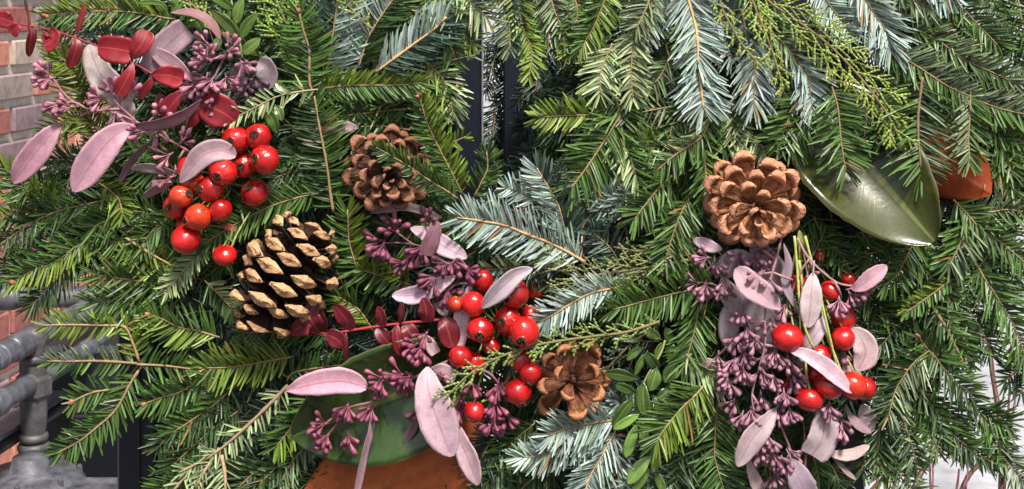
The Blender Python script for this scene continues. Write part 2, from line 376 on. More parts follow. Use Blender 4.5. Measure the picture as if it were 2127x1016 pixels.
# ------------------------------------------------------------------ fir
TONE = {  # needle colour, colour spread, needle width; K has deep shadow painted into its colour
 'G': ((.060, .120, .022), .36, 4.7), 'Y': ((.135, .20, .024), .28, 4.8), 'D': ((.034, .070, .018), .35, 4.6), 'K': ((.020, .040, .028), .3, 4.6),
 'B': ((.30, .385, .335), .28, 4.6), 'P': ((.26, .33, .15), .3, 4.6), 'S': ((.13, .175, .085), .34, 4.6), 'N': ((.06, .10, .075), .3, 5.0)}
TT = np.array([0, .06, .3, .62, .88, 1.0]); WP = np.array([.45, .8, 1, .95, .72, .3])
def needles(nb, p, d, l, w, nrm, bend, col):
    n = len(p); nrm = unit(nrm-(nrm*d).sum(1, keepdims=True)*d); sd = np.cross(d, nrm)
    K = len(TT); V = np.empty((n, K, 4, 3)); c = p[:, None]+d[:, None]*(l[:, None]*TT)[..., None]+bend[:, None]*(l[:, None]*TT**2)[..., None]
    hw = (w[:, None]*WP*.5)[..., None]
    V[:, :, 0] = c-sd[:, None]*hw; V[:, :, 2] = c+sd[:, None]*hw
    V[:, :, 1] = c-nrm[:, None]*hw*.28; V[:, :, 3] = c-nrm[:, None]*hw*.85
    b = (np.arange(n)*K*4)[:, None, None]+(np.arange(K-1)*4)[None, :, None]
    top = np.concatenate([b+np.array([0, 4, 5, 1]), b+np.array([1, 5, 6, 2])], 1).reshape(-1, 4)
    und = np.concatenate([b+np.array([2, 6, 7, 3]), b+np.array([3, 7, 4, 0])], 1).reshape(-1, 4)
    cap = (np.arange(n)*K*4+(K-1)*4)[:, None]+np.array([0, 3, 2, 1])
    col4 = np.repeat(col, K*4, axis=0).reshape(n, K, 4, 3)
    col4 = col4*np.linspace(.85, 1.12, K)[None, :, None, None]
    nb.add(V.reshape(-1, 3), [top, np.concatenate([und, cap])], [0, 1], col4.reshape(-1, 3))
def shoot(nb, sb, Q, L, tone='G', ang=60, gap=7.5, rows=2, el=(2, 30), stem=(.30, .21, .10), r=2.0, start=.03, sparse=0.0, fwd=0.10, flat=False, tipbud=False, face=F0, wj=1.0):
    n = max(10, int(np.linalg.norm(np.diff(Q, axis=0), axis=1).sum()/(S*9)))
    C = smooth(Q, n); T = tang(C); seg = np.concatenate([[0], np.cumsum(np.linalg.norm(np.diff(C, axis=0), axis=1))]); LEN = seg[-1]
    rad = np.linspace(r, r*.6, n)*S
    tube(sb, C, rad*(1+.13*RG.standard_normal(n)), 7, 0, np.array(stem)*RG.uniform(.85, 1.15))
    tl = tone.split('/'); tones = (tl[0], tl[-1])          # right-hand side / left-hand side of the direction of growth
    for si, side in ((0, 1), (1, -1)):
        base, spread, wn = TONE[tones[si]]
        for row in range(rows):
            m = max(3, int(LEN*(1-start)/(gap*1.06*S)))
            s_ = (start+(1-start)*(np.arange(m)+RG.uniform(.2, .8, m)+.5*row)/m).clip(0, 1)
            if sparse: s_ = s_[RG.random(m) > sparse]; m = len(s_)
            if m == 0: continue
            u = s_*LEN; p = np.stack([np.interp(u, seg, C[:, k]) for k in range(3)], 1); t = unit(np.stack([np.interp(u, seg, T[:, k]) for k in range(3)], 1))
            Fp = unit(np.asarray(face)-(t*np.asarray(face)).sum(1, keepdims=True)*t); N = np.cross(t, Fp)*side
            tipf = np.clip((s_-.86)/.14, 0, 1)
            a = np.radians(ang+RG.normal(0, 8.5, m))*(1-.62*tipf); e = np.radians(el[row % len(el)]+RG.normal(0, 12, m))
            d = np.cos(a)[:, None]*t+np.sin(a)[:, None]*(np.cos(e)[:, None]*N+np.sin(e)[:, None]*Fp)
            prof = np.interp(s_, [0, .12, .75, 1], [.72, 1, .97, .62])
            l = L*S*prof*RG.normal(1, .12, m).clip(.45, 1.25)*(1-.08*row)
            bend = fwd*RG.uniform(.2, 1.5, m)[:, None]*t+Fp*RG.normal(-.05, .07, m)[:, None]
            nr = Fp+.38*RG.standard_normal((m, 3))-N*.15
            col = np.array(base)*np.clip(1+spread*RG.standard_normal((m, 1)), .45, 1.7)*(1+.06*RG.standard_normal((m, 3)))
            dead = RG.random(m) < .008; col[dead] = (.24, .13, .04)
            needles(nb, p+N*S*r*.5, unit(d), l, np.full(m, wn*S*wj)*RG.uniform(.8, 1.15, m), nr, bend, col)
def buds(sb, p, axis, n=4, r=6, col=(.30, .13, .07)):
    for k in range(n):
        ax = unit(unit(axis)+.55*RG.standard_normal(3)*(k > 0)); h = r*S*RG.uniform(1.3, 2.0); w = r*S*RG.uniform(.5, .75)
        lathe(sb, [(w*.5, -.1*h), (w, .3*h), (w*.85, .65*h), (w*.15, h)], frame(p-ax*.2*h, ax), 7, 0, np.array(col)*RG.uniform(.7, 1.5))
def fir(label, tone, L, f, shoots, cat='fir sprig', name='fir_sprig', bud=None, group=None, **kw):
    root = None; seen = []
    for i, sstr in enumerate(shoots.split('|')):
        tn, ll, ff, kk = tone, L, f, dict(kw)
        if ':' in sstr:                              # per-shoot overrides "tone,L:points"
            h, sstr = sstr.split(':'); h = h.split(','); tn = h[0] or tone; ll = float(h[1]) if len(h) > 1 and h[1] else L
            if len(h) > 2: kk['sparse'] = float(h[2])
        f0, f1 = ff if isinstance(ff, tuple) else (ff-6, ff+14)
        Q = pts(sstr.strip(), f0, f1); Q = Q+RG.normal(0, 1.2*S, Q.shape)*(np.arange(len(Q)) > 0)[:, None]
        if root is None: root = thing(name, label, cat, Q[0], group)
        sb = MB(); nbs = [] if i == 0 else nbs
        nb = MB(); shoot(nb, sb, Q, ll, tn, **kk); nbs.append(nb)
        if seen:
            al = np.vstack(seen); k = np.linalg.norm(al-Q[0], axis=1).argmin()
            if np.linalg.norm(al[k]-Q[0]) > 14*S:      # joined to its branch deeper in the garland
                e = seen[0][0]; b = np.array([0, 55*S, 0]); tube(sb, smooth(np.array([Q[0], Q[0]*.7+e*.3+b, Q[0]*.3+e*.7+b, e]), 12), 2.2*S, 6, 0, (.26, .18, .10))
        seen.append(smooth(Q, 20))
        part('stem', sb, [M_BARK], root)
        if bud and i in bud:
            kb = MB(); buds(kb, Q[-1], Q[-1]-Q[-2], 5, 7); part('bud', kb, [M_BARK], root)
    for nb in nbs:
        if nb.n: part('needles', nb, [M_NTOP, M_NUND], root, 'stuff', sm=False)
    return root

# ------------------------------------------------------------------ leaves
def prof_lance(u): return np.clip(u, 0, 1)**.75*np.clip(1-u, 0, 1)**.62/.386
def prof_ovate(u): return np.clip(u, 0, 1)**.5*np.clip(1-u, 0, 1)**.72/.432
def prof_round(u): return np.sqrt(np.clip(1-(2*u-1)**2, 0, 1))
def prof_mag(u): return np.clip(u, 0, 1)**.55*np.clip(1-u, 0, 1)**.66/.43
def prof_cut(u): return np.interp(u, [0, .06, .25, .6, .9, 1.0], [.05, .5, .85, 1, .95, .8])
def prof_fan(u): return np.interp(u, [0, .1, .3, .6, .82, .94, 1.0], [.05, .3, .66, .95, 1, .78, .3])
PROF = dict(fan=prof_fan, lance=prof_lance, ovate=prof_ovate, round=prof_round, mag=prof_mag, cut=prof_cut)
def leaf(name, path, w, mats, root, tint, prof='lance', cup=.14, fold=.0, twist=(0,), f=0, wave=.05, thick=.8, nu=18, nv=8, stalk=0, label=None, wl=1., wr=1., jt=.12):
    C = smooth(pts(path, *(f if isinstance(f, tuple) else (f, f))), nu); T = tang(C)
    u = np.linspace(0, 1, nu); pr = PROF[prof](u*.985+.008)*w*S*.5
    Fp = unit(F0-(T@F0)[:, None]*T); N = np.cross(T, Fp)
    tw = np.radians(np.interp(u, np.linspace(0, 1, len(twist)), twist)) if len(twist) > 1 else np.full(nu, R(twist[0]))
    SD = np.cos(tw)[:, None]*N+np.sin(tw)[:, None]*Fp; NR = np.cos(tw)[:, None]*Fp-np.sin(tw)[:, None]*N
    v = np.linspace(-1, 1, nv+1)
    sc = np.where(v > 0, wl, wr)
    ph = RG.uniform(0, 6); wav = wave*np.sin(u[:, None]*11+ph+v[None]*1.5)*np.abs(v)[None]
    off = (cup*(v**2)+fold*np.abs(v))[None]*pr[:, None]+wav*w*S*.5
    G = C[:, None]+SD[:, None]*(pr[:, None]*(v*sc)[None])[..., None]+NR[:, None]*off[..., None]
    G[1:-1, [0, -1]] += SD[1:-1, None]*(np.array([-1, 1])[None]*RG.normal(0, min(.012*w, .7)*S, (nu-2, 2)))[..., None]
    B = G-NR[:, None]*thick*S
    m = nv+1; V = np.concatenate([G.reshape(-1, 3), B.reshape(-1, 3)]); o = nu*m
    i = np.arange(nu-1)[:, None]*m; j = np.arange(nv)[None]
    top = np.stack([i+j, i+j+1, i+m+j+1, i+m+j], -1).reshape(-1, 4); bot = top[:, ::-1]+o
    e = np.concatenate([np.arange(nu)*m+nv, ]); e2 = np.arange(nu)*m
    rim = np.concatenate([np.stack([e[:-1], e[:-1]+o, e[1:]+o, e[1:]], -1), np.stack([e2[1:], e2[1:]+o, e2[:-1]+o, e2[:-1]], -1)])
    UV = np.stack([np.tile((v+1)/2, nu), np.repeat(u, m)], 1); UV = np.concatenate([UV, UV])
    t = np.array(tint)*RG.uniform(1-jt, 1+jt)*(1+.03*RG.standard_normal(3))
    mb = MB(); mb.add(V, [top, bot, rim], [0, len(mats)-1, 0], t, UV)
    if stalk:
        K = np.array([C[0]-T[0]*stalk*S, C[0]-T[0]*stalk*S*.4, C[1]]); tube(mb, smooth(K, 5), 1.3*S, 6, 0, t*.9)
    ob = part(name, mb, mats, root)
    if label: ob['label'] = label
    return ob

# ------------------------------------------------------------------ seeds, hips, cones, cedar
def seed_mesh(L, w, tint, bendk):
    mb = MB(); h = np.array([0, .25, .42, .58, .76, .92, 1.0, .985])*L*S; r = np.array([.11, .12, .22, .66, 1, .98, .66, .1])*w*S*.5
    lathe(mb, list(zip(r, h)), np.eye(4), 7, 0, tint)
    V = mb.v[0][0]; mb.v[0][1][V[:, 2] < .45*L*S] *= 1.5; V[:, 0] += bendk*L*S*(V[:, 2]/(L*S))**2
    return mb.mesh('seed', [M_SEED])
SEEDS = {}
def seeds_for(key, col):
    if key not in SEEDS:
        SEEDS[key] = [seed_mesh(34, 10.0, np.array(col)*k, b) for k, b in ((.62, .1), (1, -.12), (1.25, .22), (.85, 0), (1.5, .08))]
    return SEEDS[key]
def cluster(root, x, y, f, dx, dy, n, key, col, spread=.75, sc=1.0, df=.45):
    c = P(x, y, f); mb = MB(); ax = PV(dx, dy, df); lathe(mb, [(1.2*S, -10*S), (1.8*S, -3*S), (3.4*S, 0), (2.4*S, 2.5*S)], frame(c, ax), 8, 0, np.array(col)*1.1)
    cl = link('seed_cluster', mb.mesh('seed_cluster', [M_SEED], c), root, c-org(root))
    ms = seeds_for(key, col); g = 2.39996
    for i in range(n):
        q = math.sqrt((i+.4)/n)*spread; a = i*g+RG.uniform(-.3, .3)
        M = frame(np.zeros(3), ax); d = unit(M[:3, 2]*math.cos(q*1.25)+(M[:3, 0]*math.cos(a)+M[:3, 1]*math.sin(a))*math.sin(q*1.25))
        o = link('seed', ms[int(RG.integers(len(ms)))], cl)
        s_ = sc*RG.uniform(.66, 1.12)*(1.0+.12*math.cos(q)); MM = frame(d*2*S, d, RG.standard_normal(3), s_); o.matrix_local = Matrix(MM.tolist())
def stemtube(root, strs, r, tint, f=0, mat=None, name='stem'):
    mb = MB()
    for s_ in strs.split('|'):
        Q = pts(s_, *(f if isinstance(f, tuple) else (f, f))); C = smooth(Q, max(8, len(Q)*6)); tube(mb, C, np.linspace(r, r*.75, len(C))*S*(1+.06*RG.standard_normal(len(C))), 8, 0, tint)
    return part(name, mb, [mat or M_BARK], root)
def hip(root, x, y, r, f, cal=None, orange=0.0, asp=.93):
    c = P(x, y, f); ax = PV(*(cal or (RG.uniform(-.3, .3), .9, -.4))); M = frame(c, ax); k = int(RG.integers(9, 13)); ph0 = RG.uniform(0, 6)
    mb = MB(); hh = np.cos(np.linspace(math.pi, 0, 21)); prof = [(max(.004, math.sqrt(max(0, 1-q*q)))*r*S, q*r*S*asp) for q in hh]
    prof[-1] = (.30*r*S, .93*asp*r*S); prof[-2] = (.36*r*S, .965*asp*r*S); prof.append((.2*r*S, .88*asp*r*S))
    amp = RG.uniform(.04, .13); lob = RG.uniform(.02, .06); lp = RG.uniform(0, 6)
    def shp(h, p):
        w = np.clip(h/(r*S*asp), -1, 1); e = np.clip((w+.15)/.95, 0, 1)
        return 1-amp*e*np.abs(np.sin(p*k/2+ph0+.7*np.sin(p*2)))+lob*np.sin(p*2+lp)*(1-w*w)+.02*np.sin(p*3+ph0+w*3)
    orange *= .42; t = np.array((.50, .009, .009))*(1-orange)+np.array((.62, .085, .012))*orange
    lathe(mb, prof, M, 30, 0, t*RG.uniform(.8, 1.15), shp)
    h = part('hip', mb, [M_HIP], root)
    if cal:
        cb = MB(); top = c+ax*r*S*asp*.90
        lathe(cb, [(.30*r*S, 0), (.33*r*S, .05*r*S), (.26*r*S, .12*r*S), (.1*r*S, .05*r*S), (.01*r*S, .02*r*S)], frame(top, ax), 14, 0, (.045, .022, .012))
        for i in range(26):
            a = RG.uniform(0, 6.28); q = RG.uniform(.05, .3)*r*S; b = top+(M[:3, 0]*math.cos(a)+M[:3, 1]*math.sin(a))*q
            dd = unit(ax+(M[:3, 0]*math.cos(a)+M[:3, 1]*math.sin(a))*RG.uniform(.1, 1.2)); ln = r*S*RG.uniform(.1, .26)
            tube(cb, np.array([b, b+dd*ln*.6, b+dd*ln+ax*ln*.2]), np.array([.045, .035, .012])*r*S, 5, 0, np.array((.075, .038, .02))*RG.uniform(.5, 1.6))
        part('calyx', cb, [M_CALYX], h)
    return c-ax*r*S*.95

def cone_meshes(style, col, tcol, wide):
    """one woody scale along +x (z towards the cone's tip), root at the origin, unit length, and its swollen tip"""
    out = []
    for k in range(4):
        rg = np.random.default_rng(40+k)
        X = np.array([0, .25, .5, .7, .84, .93]); HW = np.array([.34, .5, .74, .92, 1.0, .98])*wide*.5; TH = np.array([.05, .055, .06, .075, .10, .12])
        ZC = np.array([0, .0, .01, .02, .03, .04]) if style == 'rosette' else np.array([0, .01, .02, .02, .01, 0])
        n = 12; ph = np.arange(n)/n*2*math.pi; V = []
        for x, h, t, z in zip(X, HW, TH, ZC):
            c, s_ = np.cos(ph), np.sin(ph); y = np.sign(c)*np.abs(c)**.7*h; zz = np.sign(s_)*np.abs(s_)**.7*t*.5
            zz = zz+.10*wide*(np.abs(y)/(wide*.5))**2*(1 if style == 'rosette' else -.5)        # trough
            zz = zz-np.where(s_ > 0, 1, 0)*.02*(np.abs(y) < .07*wide)                             # groove down the middle
            V.append(np.stack([np.full(n, x), y, zz+z], 1))
        V = np.vstack(V)+rg.normal(0, .011, (len(X)*n, 3)); m = len(X)
        i = np.arange(m-1)[:, None]*n; j = np.arange(n)[None]; q = np.stack([i+j, i+n+j, i+n+(j+1) % n, i+(j+1) % n], -1).reshape(-1, 4)
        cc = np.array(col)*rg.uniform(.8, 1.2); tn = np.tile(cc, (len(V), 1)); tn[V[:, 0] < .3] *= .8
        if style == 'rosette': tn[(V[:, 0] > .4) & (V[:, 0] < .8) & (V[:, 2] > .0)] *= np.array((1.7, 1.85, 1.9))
        mb = MB(); mb.add(V, [q, np.arange(n)[None]], 0, tn); a = mb.mesh('cone_scale', [M_SCALE])
        # tip
        mb = MB(); ang = np.arange(16)/16*2*math.pi; c, s_ = np.cos(ang), np.sin(ang)
        if style == 'rosette':
            rings = [(.88, 1.0, .9), (.94, 1.07, 1.15), (.985, .98, 1.2), (1.03, .72, .85), (1.05, .38, .45)]; H = .075; pw = .75
        else:
            rings = [(.86, .95, .6), (.92, 1.12, 1.0), (.955, 1.0, .9), (1.0, .55, .5), (1.05, .16, .16)]; H = .155; pw = 1.5
        V = []
        for x, sy, sz in rings:
            y = np.sign(c)*np.abs(c)**pw*wide*.5*sy; z = np.sign(s_)*np.abs(s_)**pw*H*sz
            x_ = np.full(16, x)
            if style == 'rosette': z = z+.05+.10*wide*(np.abs(y)/(wide*.5))**2; x_ = x_-.10*(np.abs(y)/(wide*.5))**2
            else: z = z-.02-.03*(x > .99); x_ = x_-.05*(np.abs(y)/(wide*.5))**2
            V.append(np.stack([x_, y, z], 1))
        V.append(np.array([[rings[-1][0]+.012, 0, .05 if style == 'rosette' else -.05]])); V = np.vstack(V); V = V+rg.normal(0, .008, V.shape)
        m = len(rings); i = np.arange(m-1)[:, None]*16; j = np.arange(16)[None]
        q = np.stack([i+j, i+16+j, i+16+(j+1) % 16, i+(j+1) % 16], -1).reshape(-1, 4); l = (m-1)*16
        t = np.stack([l+np.arange(16), np.full(16, m*16), l+(np.arange(16)+1) % 16], -1)
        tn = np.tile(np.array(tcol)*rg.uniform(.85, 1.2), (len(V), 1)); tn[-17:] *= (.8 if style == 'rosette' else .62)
        mb.add(V, [q, t, np.arange(16)[None]], 0, tn); b = mb.mesh('scale_tip', [M_TIP], sm=(style == 'rosette'))
        out.append((a, b))
    return out
def cone(label, x, y, f, axis, height, N, style, col, tcol, wide, law, core=.16, skip=None, twist0=0.0):
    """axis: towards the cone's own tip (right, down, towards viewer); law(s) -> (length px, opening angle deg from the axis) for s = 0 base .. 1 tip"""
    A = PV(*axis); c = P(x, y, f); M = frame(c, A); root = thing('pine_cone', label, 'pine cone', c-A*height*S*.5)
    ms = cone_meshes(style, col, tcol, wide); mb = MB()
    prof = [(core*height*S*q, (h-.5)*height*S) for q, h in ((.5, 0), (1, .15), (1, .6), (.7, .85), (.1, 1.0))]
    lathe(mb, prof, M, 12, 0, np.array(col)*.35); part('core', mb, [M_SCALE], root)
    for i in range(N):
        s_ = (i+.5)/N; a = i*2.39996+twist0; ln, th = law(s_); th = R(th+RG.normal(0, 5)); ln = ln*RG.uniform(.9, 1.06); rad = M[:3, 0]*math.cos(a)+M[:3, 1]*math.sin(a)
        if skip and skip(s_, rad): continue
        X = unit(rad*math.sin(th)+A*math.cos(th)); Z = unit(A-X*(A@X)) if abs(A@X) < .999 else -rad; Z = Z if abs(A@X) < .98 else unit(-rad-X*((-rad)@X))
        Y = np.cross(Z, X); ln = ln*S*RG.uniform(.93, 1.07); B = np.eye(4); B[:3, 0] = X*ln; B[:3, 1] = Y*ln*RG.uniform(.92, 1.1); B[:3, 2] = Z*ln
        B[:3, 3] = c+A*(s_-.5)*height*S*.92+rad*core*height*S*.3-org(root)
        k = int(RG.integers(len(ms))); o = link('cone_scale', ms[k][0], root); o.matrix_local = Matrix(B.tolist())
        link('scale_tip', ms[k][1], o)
    return root

def cedar(label, path, L, f, col, w=6.2, step=20, sub=1.0, decl=.55, stemcol=(.20, .16, .07), dens=1.0, side2=.42):
    Q = pts(path, *(f if isinstance(f, tuple) else (f, f+8))); root = thing('cedar_spray', label, 'cedar spray', Q[0])
    LENP = np.linalg.norm(np.diff(Q, axis=0), axis=1).sum()/S; n = max(20, int(LENP/6)); C = smooth(Q, n); T = tang(C)
    sb = MB(); tube(sb, C, np.linspace(3.2, 1.6, n)*S, 7, 0, stemcol); part('stem', sb, [M_BARK], root)
    segs = []
    def strand(p, d, l, wd_, droop, lvl):
        m = max(2, int(l/(7.2))); q = p.copy(); dd = d.copy()
        sgn = 1
        for k in range(m):
            dd = unit(dd+droop*.06+RG.normal(0, .05, 3)); segs.append((q.copy(), dd.copy(), wd_*(1-.35*k/m)))
            q = q+dd*7.2*S
            if lvl < 1 and k >= 1 and k < m-1 and RG.random() < .62*dens:
                Nn = unit(np.cross(dd, F0))*sgn; sgn = -sgn
                strand(q.copy(), unit(dd*.80+Nn*.6+F0*RG.normal(0, .12)), l*side2*(1-.55*k/m)+6, wd_*.88, droop, lvl+1)
    sgn = 1; m = int(LENP/step)
    for k in range(m):
        s_ = (k+.5)/m; i = min(n-1, int(s_*n)); Nn = unit(np.cross(T[i], F0))*sgn; sgn = -sgn
        l = L*(1-decl*s_)*RG.uniform(.75, 1.15)*min(1, .5+2.5*s_); strand(C[i], unit(T[i]*.82+Nn*.6+F0*RG.normal(.05, .12)), l, w, T[i]*.8, 0)
    strand(C[-1], T[-1], L*.35, w, T[-1], 0)
    for i in range(0, n): segs.append((C[i], T[i], w*.9))
    p = np.array([a for a, _, _ in segs]); d = np.array([b for _, b, _ in segs]); wv = np.array([c_ for _, _, c_ in segs])*S; K = len(p)
    face = unit(F0+.25*RG.standard_normal((K, 3))); sd = unit(np.cross(d, face)); nr = np.cross(sd, d); l = 10.0*S
    V = np.empty((K, 9, 3)); V[:, 0] = p; V[:, 8] = p+d*l
    for j, (t, ww, hh) in enumerate(((.45, .5, .3), (.75, .46, .28))):
        c0 = p+d*l*t; b = 1+j*4-(0); V[:, b-0] = c0+sd*(wv*ww)[:, None]; V[:, b+1] = c0+nr*(wv*hh)[:, None]; V[:, b+2] = c0-sd*(wv*ww)[:, None]
        if j == 0: V[:, b+3] = c0-nr*(wv*hh)[:, None]
        else: pass
    # second ring uses slots 5,6,7 and shares the under vertex
    o = (np.arange(K)*9)[:, None]
    tri = np.concatenate([o+np.array(t) for t in ((0, 2, 1), (0, 3, 2), (0, 4, 3), (0, 1, 4), (5, 6, 8), (6, 7, 8), (7, 4, 8), (4, 5, 8), (4, 1, 5), (3, 4, 7))])
    qd = np.concatenate([o+np.array(t) for t in ((1, 2, 6, 5), (2, 3, 7, 6))])
    col_ = np.array(col)*np.clip(1+.22*RG.standard_normal((K, 1)), .5, 1.6)*(1+.05*RG.standard_normal((K, 3)))
    mb = MB(); mb.add(V.reshape(-1, 3), [tri, qd], 0, np.repeat(col_, 9, axis=0)); part('foliage', mb, [M_CEDAR], root, 'stuff', sm=False)
    return root
setting()
# ================================================================== traced fir sprigs, left part
fir('fir twig along the top left edge ending in a brown bud over the bricks', 'Y/G', 50, (-14, 0), '365,40 350,38 300,28 256,23 180,24 95,32', bud=[0], gap=7)
fir('short dark bluish fir tip with upright needles behind the red leaves', 'N/B', 46, (-20, -8), '350,102 260,96 185,100', ang=78, gap=6)
fir('yellow green fir spray fanning out behind the purple seed clusters', 'Y', 58, (-40, -15), '215,300 160,190 112,58|230,215 170,150 120,118|Y,50:200,260 150,250 100,275', gap=8)
fir('bright fir spray below the two hanging pink leaves', 'Y/G', 56, (-30, -5), '190,505 110,440 10,350|150,465 70,440 -20,452|G:120,440 80,380 30,395', gap=7.5)
fir('small yellow green fir tip under the larger pink leaf', 'Y', 46, (5, 28), '205,380 230,396 246,416 256,448', gap=9)
fir('dark fir sprig slanting under the pink leaf to the left edge', 'D', 52, (-25, 0), '300,400 200,420 90,450 -20,520|290,400 230,350 200,300|D:250,440 150,500 20,560', gap=6.5)
fir('fir sprig pointing down left from the lowest red hips', 'G', 48, (5, 20), '365,440 350,450 320,480 290,512', gap=7)
fir('fir tip with bare pale end hanging over the level grey pipe', 'G/Y', 50, (0, 12), '225,470 170,505 110,545 60,566 28,585', bud=[0], gap=7)
fir('dark fir spray at the left edge above the level pipe', 'D/G', 54, (-30, -10), '330,440 200,480 90,520 -20,590|D:240,480 140,560 60,640', gap=6.5)
fir('broad green fir spray left of the lone red hip', 'G', 62, (0, 15), '400,600 340,590 200,570|G:420,470 330,490 215,505|370,640 290,625 190,628|G:330,450 270,440 190,470|Y,50:395,540 330,545 262,530', gap=6.5)
fir('nearly bare pale twig crossing the green needles left of the hips', 'Y', 34, (22, 30), '262,495 271,500 320,532 372,560', sparse=.85, r=3.2)
fir('forked fir branch with sparse top needles and a long lower tip, bottom left', 'Y/G', 42, (26, 46), 'Y,38,.25:289,751 276,712 258,680 230,676 138,675 92,676|G,46:287,771 271,799 238,848 205,884 164,915 118,942|S/G,36,.2:285,755 210,749 158,749 100,751|G,40:284,757 340,760 395,765|G,40:240,815 225,811 189,817 150,836|,32,.3:258,680 280,668 305,655', bud=[4], gap=8.5, rows=2, el=(0, 18), r=3.0)
fir('fir sprig with a brown bud at its left end, above the bright sprig', 'G/Y', 55, (18, 34), '456,701 410,690 371,679 340,664 309,652', bud=[0], gap=7.5)
fir('bright yellow green fir sprig lying level below the tall brown cone', 'Y', 56, (26, 42), '608,741 570,748 530,756 470,763 418,764', bud=[0], gap=6.2, el=(-5, 24), ang=66)
fir('fir sprig tucked under the base of the gold tipped cone', 'G', 42, (10, 22), '690,700 640,690 606,688 560,688 506,692', gap=6.5, ang=66)
fir('fir sprig with an orange bud beside the dark navy stile, lower left', 'G', 50, (14, 28), '430,786 400,798 370,815 335,826 300,837', bud=[0], gap=6.8)
fir('brown twig with sparse silvery needles running down from the pink leaf', 'P/S', 36, (34, 46), 'P,36,.55:598,800 560,838 510,885 457,932 415,958 372,984|P,30,.6:457,932 432,972 408,1014|P,42,.35:460,945 464,980 470,1030|P,34,.7:430,950 400,975 360,1020', r=4.2, gap=8, stem=(.40, .28, .17))
fir('short arched fir twig above the light pink leaf', 'D/G', 34, (24, 30), '596,792 606,779 639,766 720,756', gap=6, ang=70)
fir('fir sprig hanging beside the tip of the big green leaf', 'G/Y', 52, (22, 36), '655,826 644,840 613,874 590,905 572,930', gap=6.5)
fir('dark fir sprig below the big green leaf tip, near the rust leaf', 'D/S', 44, (5, 15), '650,905 626,932 600,970 575,1020|D:600,950 560,985 520,1030', gap=7)
fir('fir spray filling the bottom edge left of the rust leaf', 'G/D', 54, (0, 18), '490,800 440,845 360,900|D:500,850 430,900 350,975|G:420,960 380,990 330,1020|D:560,960 520,990 480,1030', gap=6.5)
fir('fir spray at the bottom edge between the stile and brown twig', 'D', 50, (-20, 0), '470,900 420,960 350,1030|D:400,850 370,880 330,930|S,45:440,930 410,990 400,1040', gap=7)
fir('pale undersided fir tip below the largest left red hip', 'P', 34, (32, 44), '424,506 409,530 380,566 345,606', gap=6.5, stem=(.4, .33, .18))
fir('shaded twig with pale needles left of the gold tipped cone', 'D/P', 40, (10, 22), '425,583 450,608 475,634 500,660', gap=7)
fir('long fir sprig sweeping under the hips to the cone top', 'G', 46, (26, 44), '662,401 619,409 562,429 519,450 465,478 420,508', gap=6.3, el=(-5, 22))
fir('lone straight yellow stalk standing out of the fir by the cone', 'Y', 26, (50, 55), '478,520 495,482 520,440', sparse=.97, r=2.2, stem=(.45, .5, .14))
fir('tall upright fir branch with a red bud at the top, left of centre', 'G/D', 58, (18, 40), '692,440 685,393 680,340 664,255 652,200|G,60:652,195 644,170 640,105 630,60 620,26', bud=[1], gap=6.8, ang=74, el=(0, 26), r=3.4)
fir('pale needled twig reaching left over the topmost red hips', 'P', 30, (62, 70), '660,186 631,189 580,197 535,220 493,240 440,262', sparse=.35, stem=(.45, .36, .20), gap=8)
fir('level fir sprig right of the upright branch node', 'G/Y', 42, (20, 32), '648,188 700,180 760,177 820,176 878,172', gap=6, ang=58)
fir('silver blue fir sprig slanting up to the orange brown twig end, top centre', 'N/B', 62, (26, 44), '780,150 805,130 864,90 900,62 928,34', gap=6, ang=52, el=(0, 20), stem=(.55, .34, .16), r=3.2)
fir('dark silvery fir sprig at the top edge left of the orange twig', 'D/B', 66, (0, 14), '745,140 765,80 797,25 830,-20', gap=6.2, stem=(.45, .3, .15))
fir('shaded silvery fir sprig beside the light green cedar, top', 'B/N', 74, (0, 14), '672,180 690,100 705,-20', gap=6.5, ang=66)
fir('fir sprig hanging at the top edge over the navy stile', 'P/S', 58, (20, 34), '925,-50 960,-15 985,10 1012,38|S:905,-20 920,10 940,40', gap=7)
fir('green fir tip drooping beside the top of the navy stile', 'G/Y', 48, (6, 16), '900,20 925,42 955,48|G:905,60 935,95 945,130|Y:940,60 965,75 985,90', gap=8)
fir('curly pale needles arching left of the navy stile', 'Y/P', 46, (0, 14), '870,120 910,150 930,190 940,240|G:850,160 890,195 915,240', gap=8, fwd=.35)
fir('dull green fir sprig behind the upper brown cone', 'D/G', 42, (-6, 8), '850,226 800,232 750,238 700,243|G:760,300 730,280 690,268|D:850,270 800,262 740,262', gap=6.5)
fir('upright yellow green fir sprig with a red bud beside the navy stile', 'Y/G', 42, (36, 60), '962,405 940,357 915,314 889,258 872,200', bud=[0], gap=5.8, el=(0, 35), ang=62)
fir('fir tip lying across the front of the upper brown cone', 'G/D', 32, (60, 108), '950,412 920,392 887,370 848,347 782,306', gap=5, el=(0, 32), ang=56)
fir('small upright fir tip in front of the dark gap', 'G/D', 34, (22, 34), '984,410 1000,380 1012,350 1012,316', gap=6)
fir('single twig end with five needles crossing the navy stile', 'Y', 26, (20, 28), '915,305 935,299 968,287', sparse=.4, gap=8)
fir('bare pale twig pointing right across the navy stile top', 'S', 30, (10, 24), '920,136 945,126 988,116', sparse=.85)
fir('curled bare twig with a round bud left of the navy stile', 'G', 30, (10, 18), '925,236 942,215 948,198 949,185', sparse=.9, bud=[0])
fir('yellow green fir sprig right of the gold tipped cone', 'Y/G', 52, (16, 32), '762,575 746,560 728,508 722,470 720,436', gap=6.2, ang=68)
fir('fir sprig with comb-like needles right of the gold tipped cone', 'Y/G', 42, (10, 26), '852,592 820,580 790,572 752,562|Y,46:846,575 830,560 818,540', gap=5.6, ang=70)
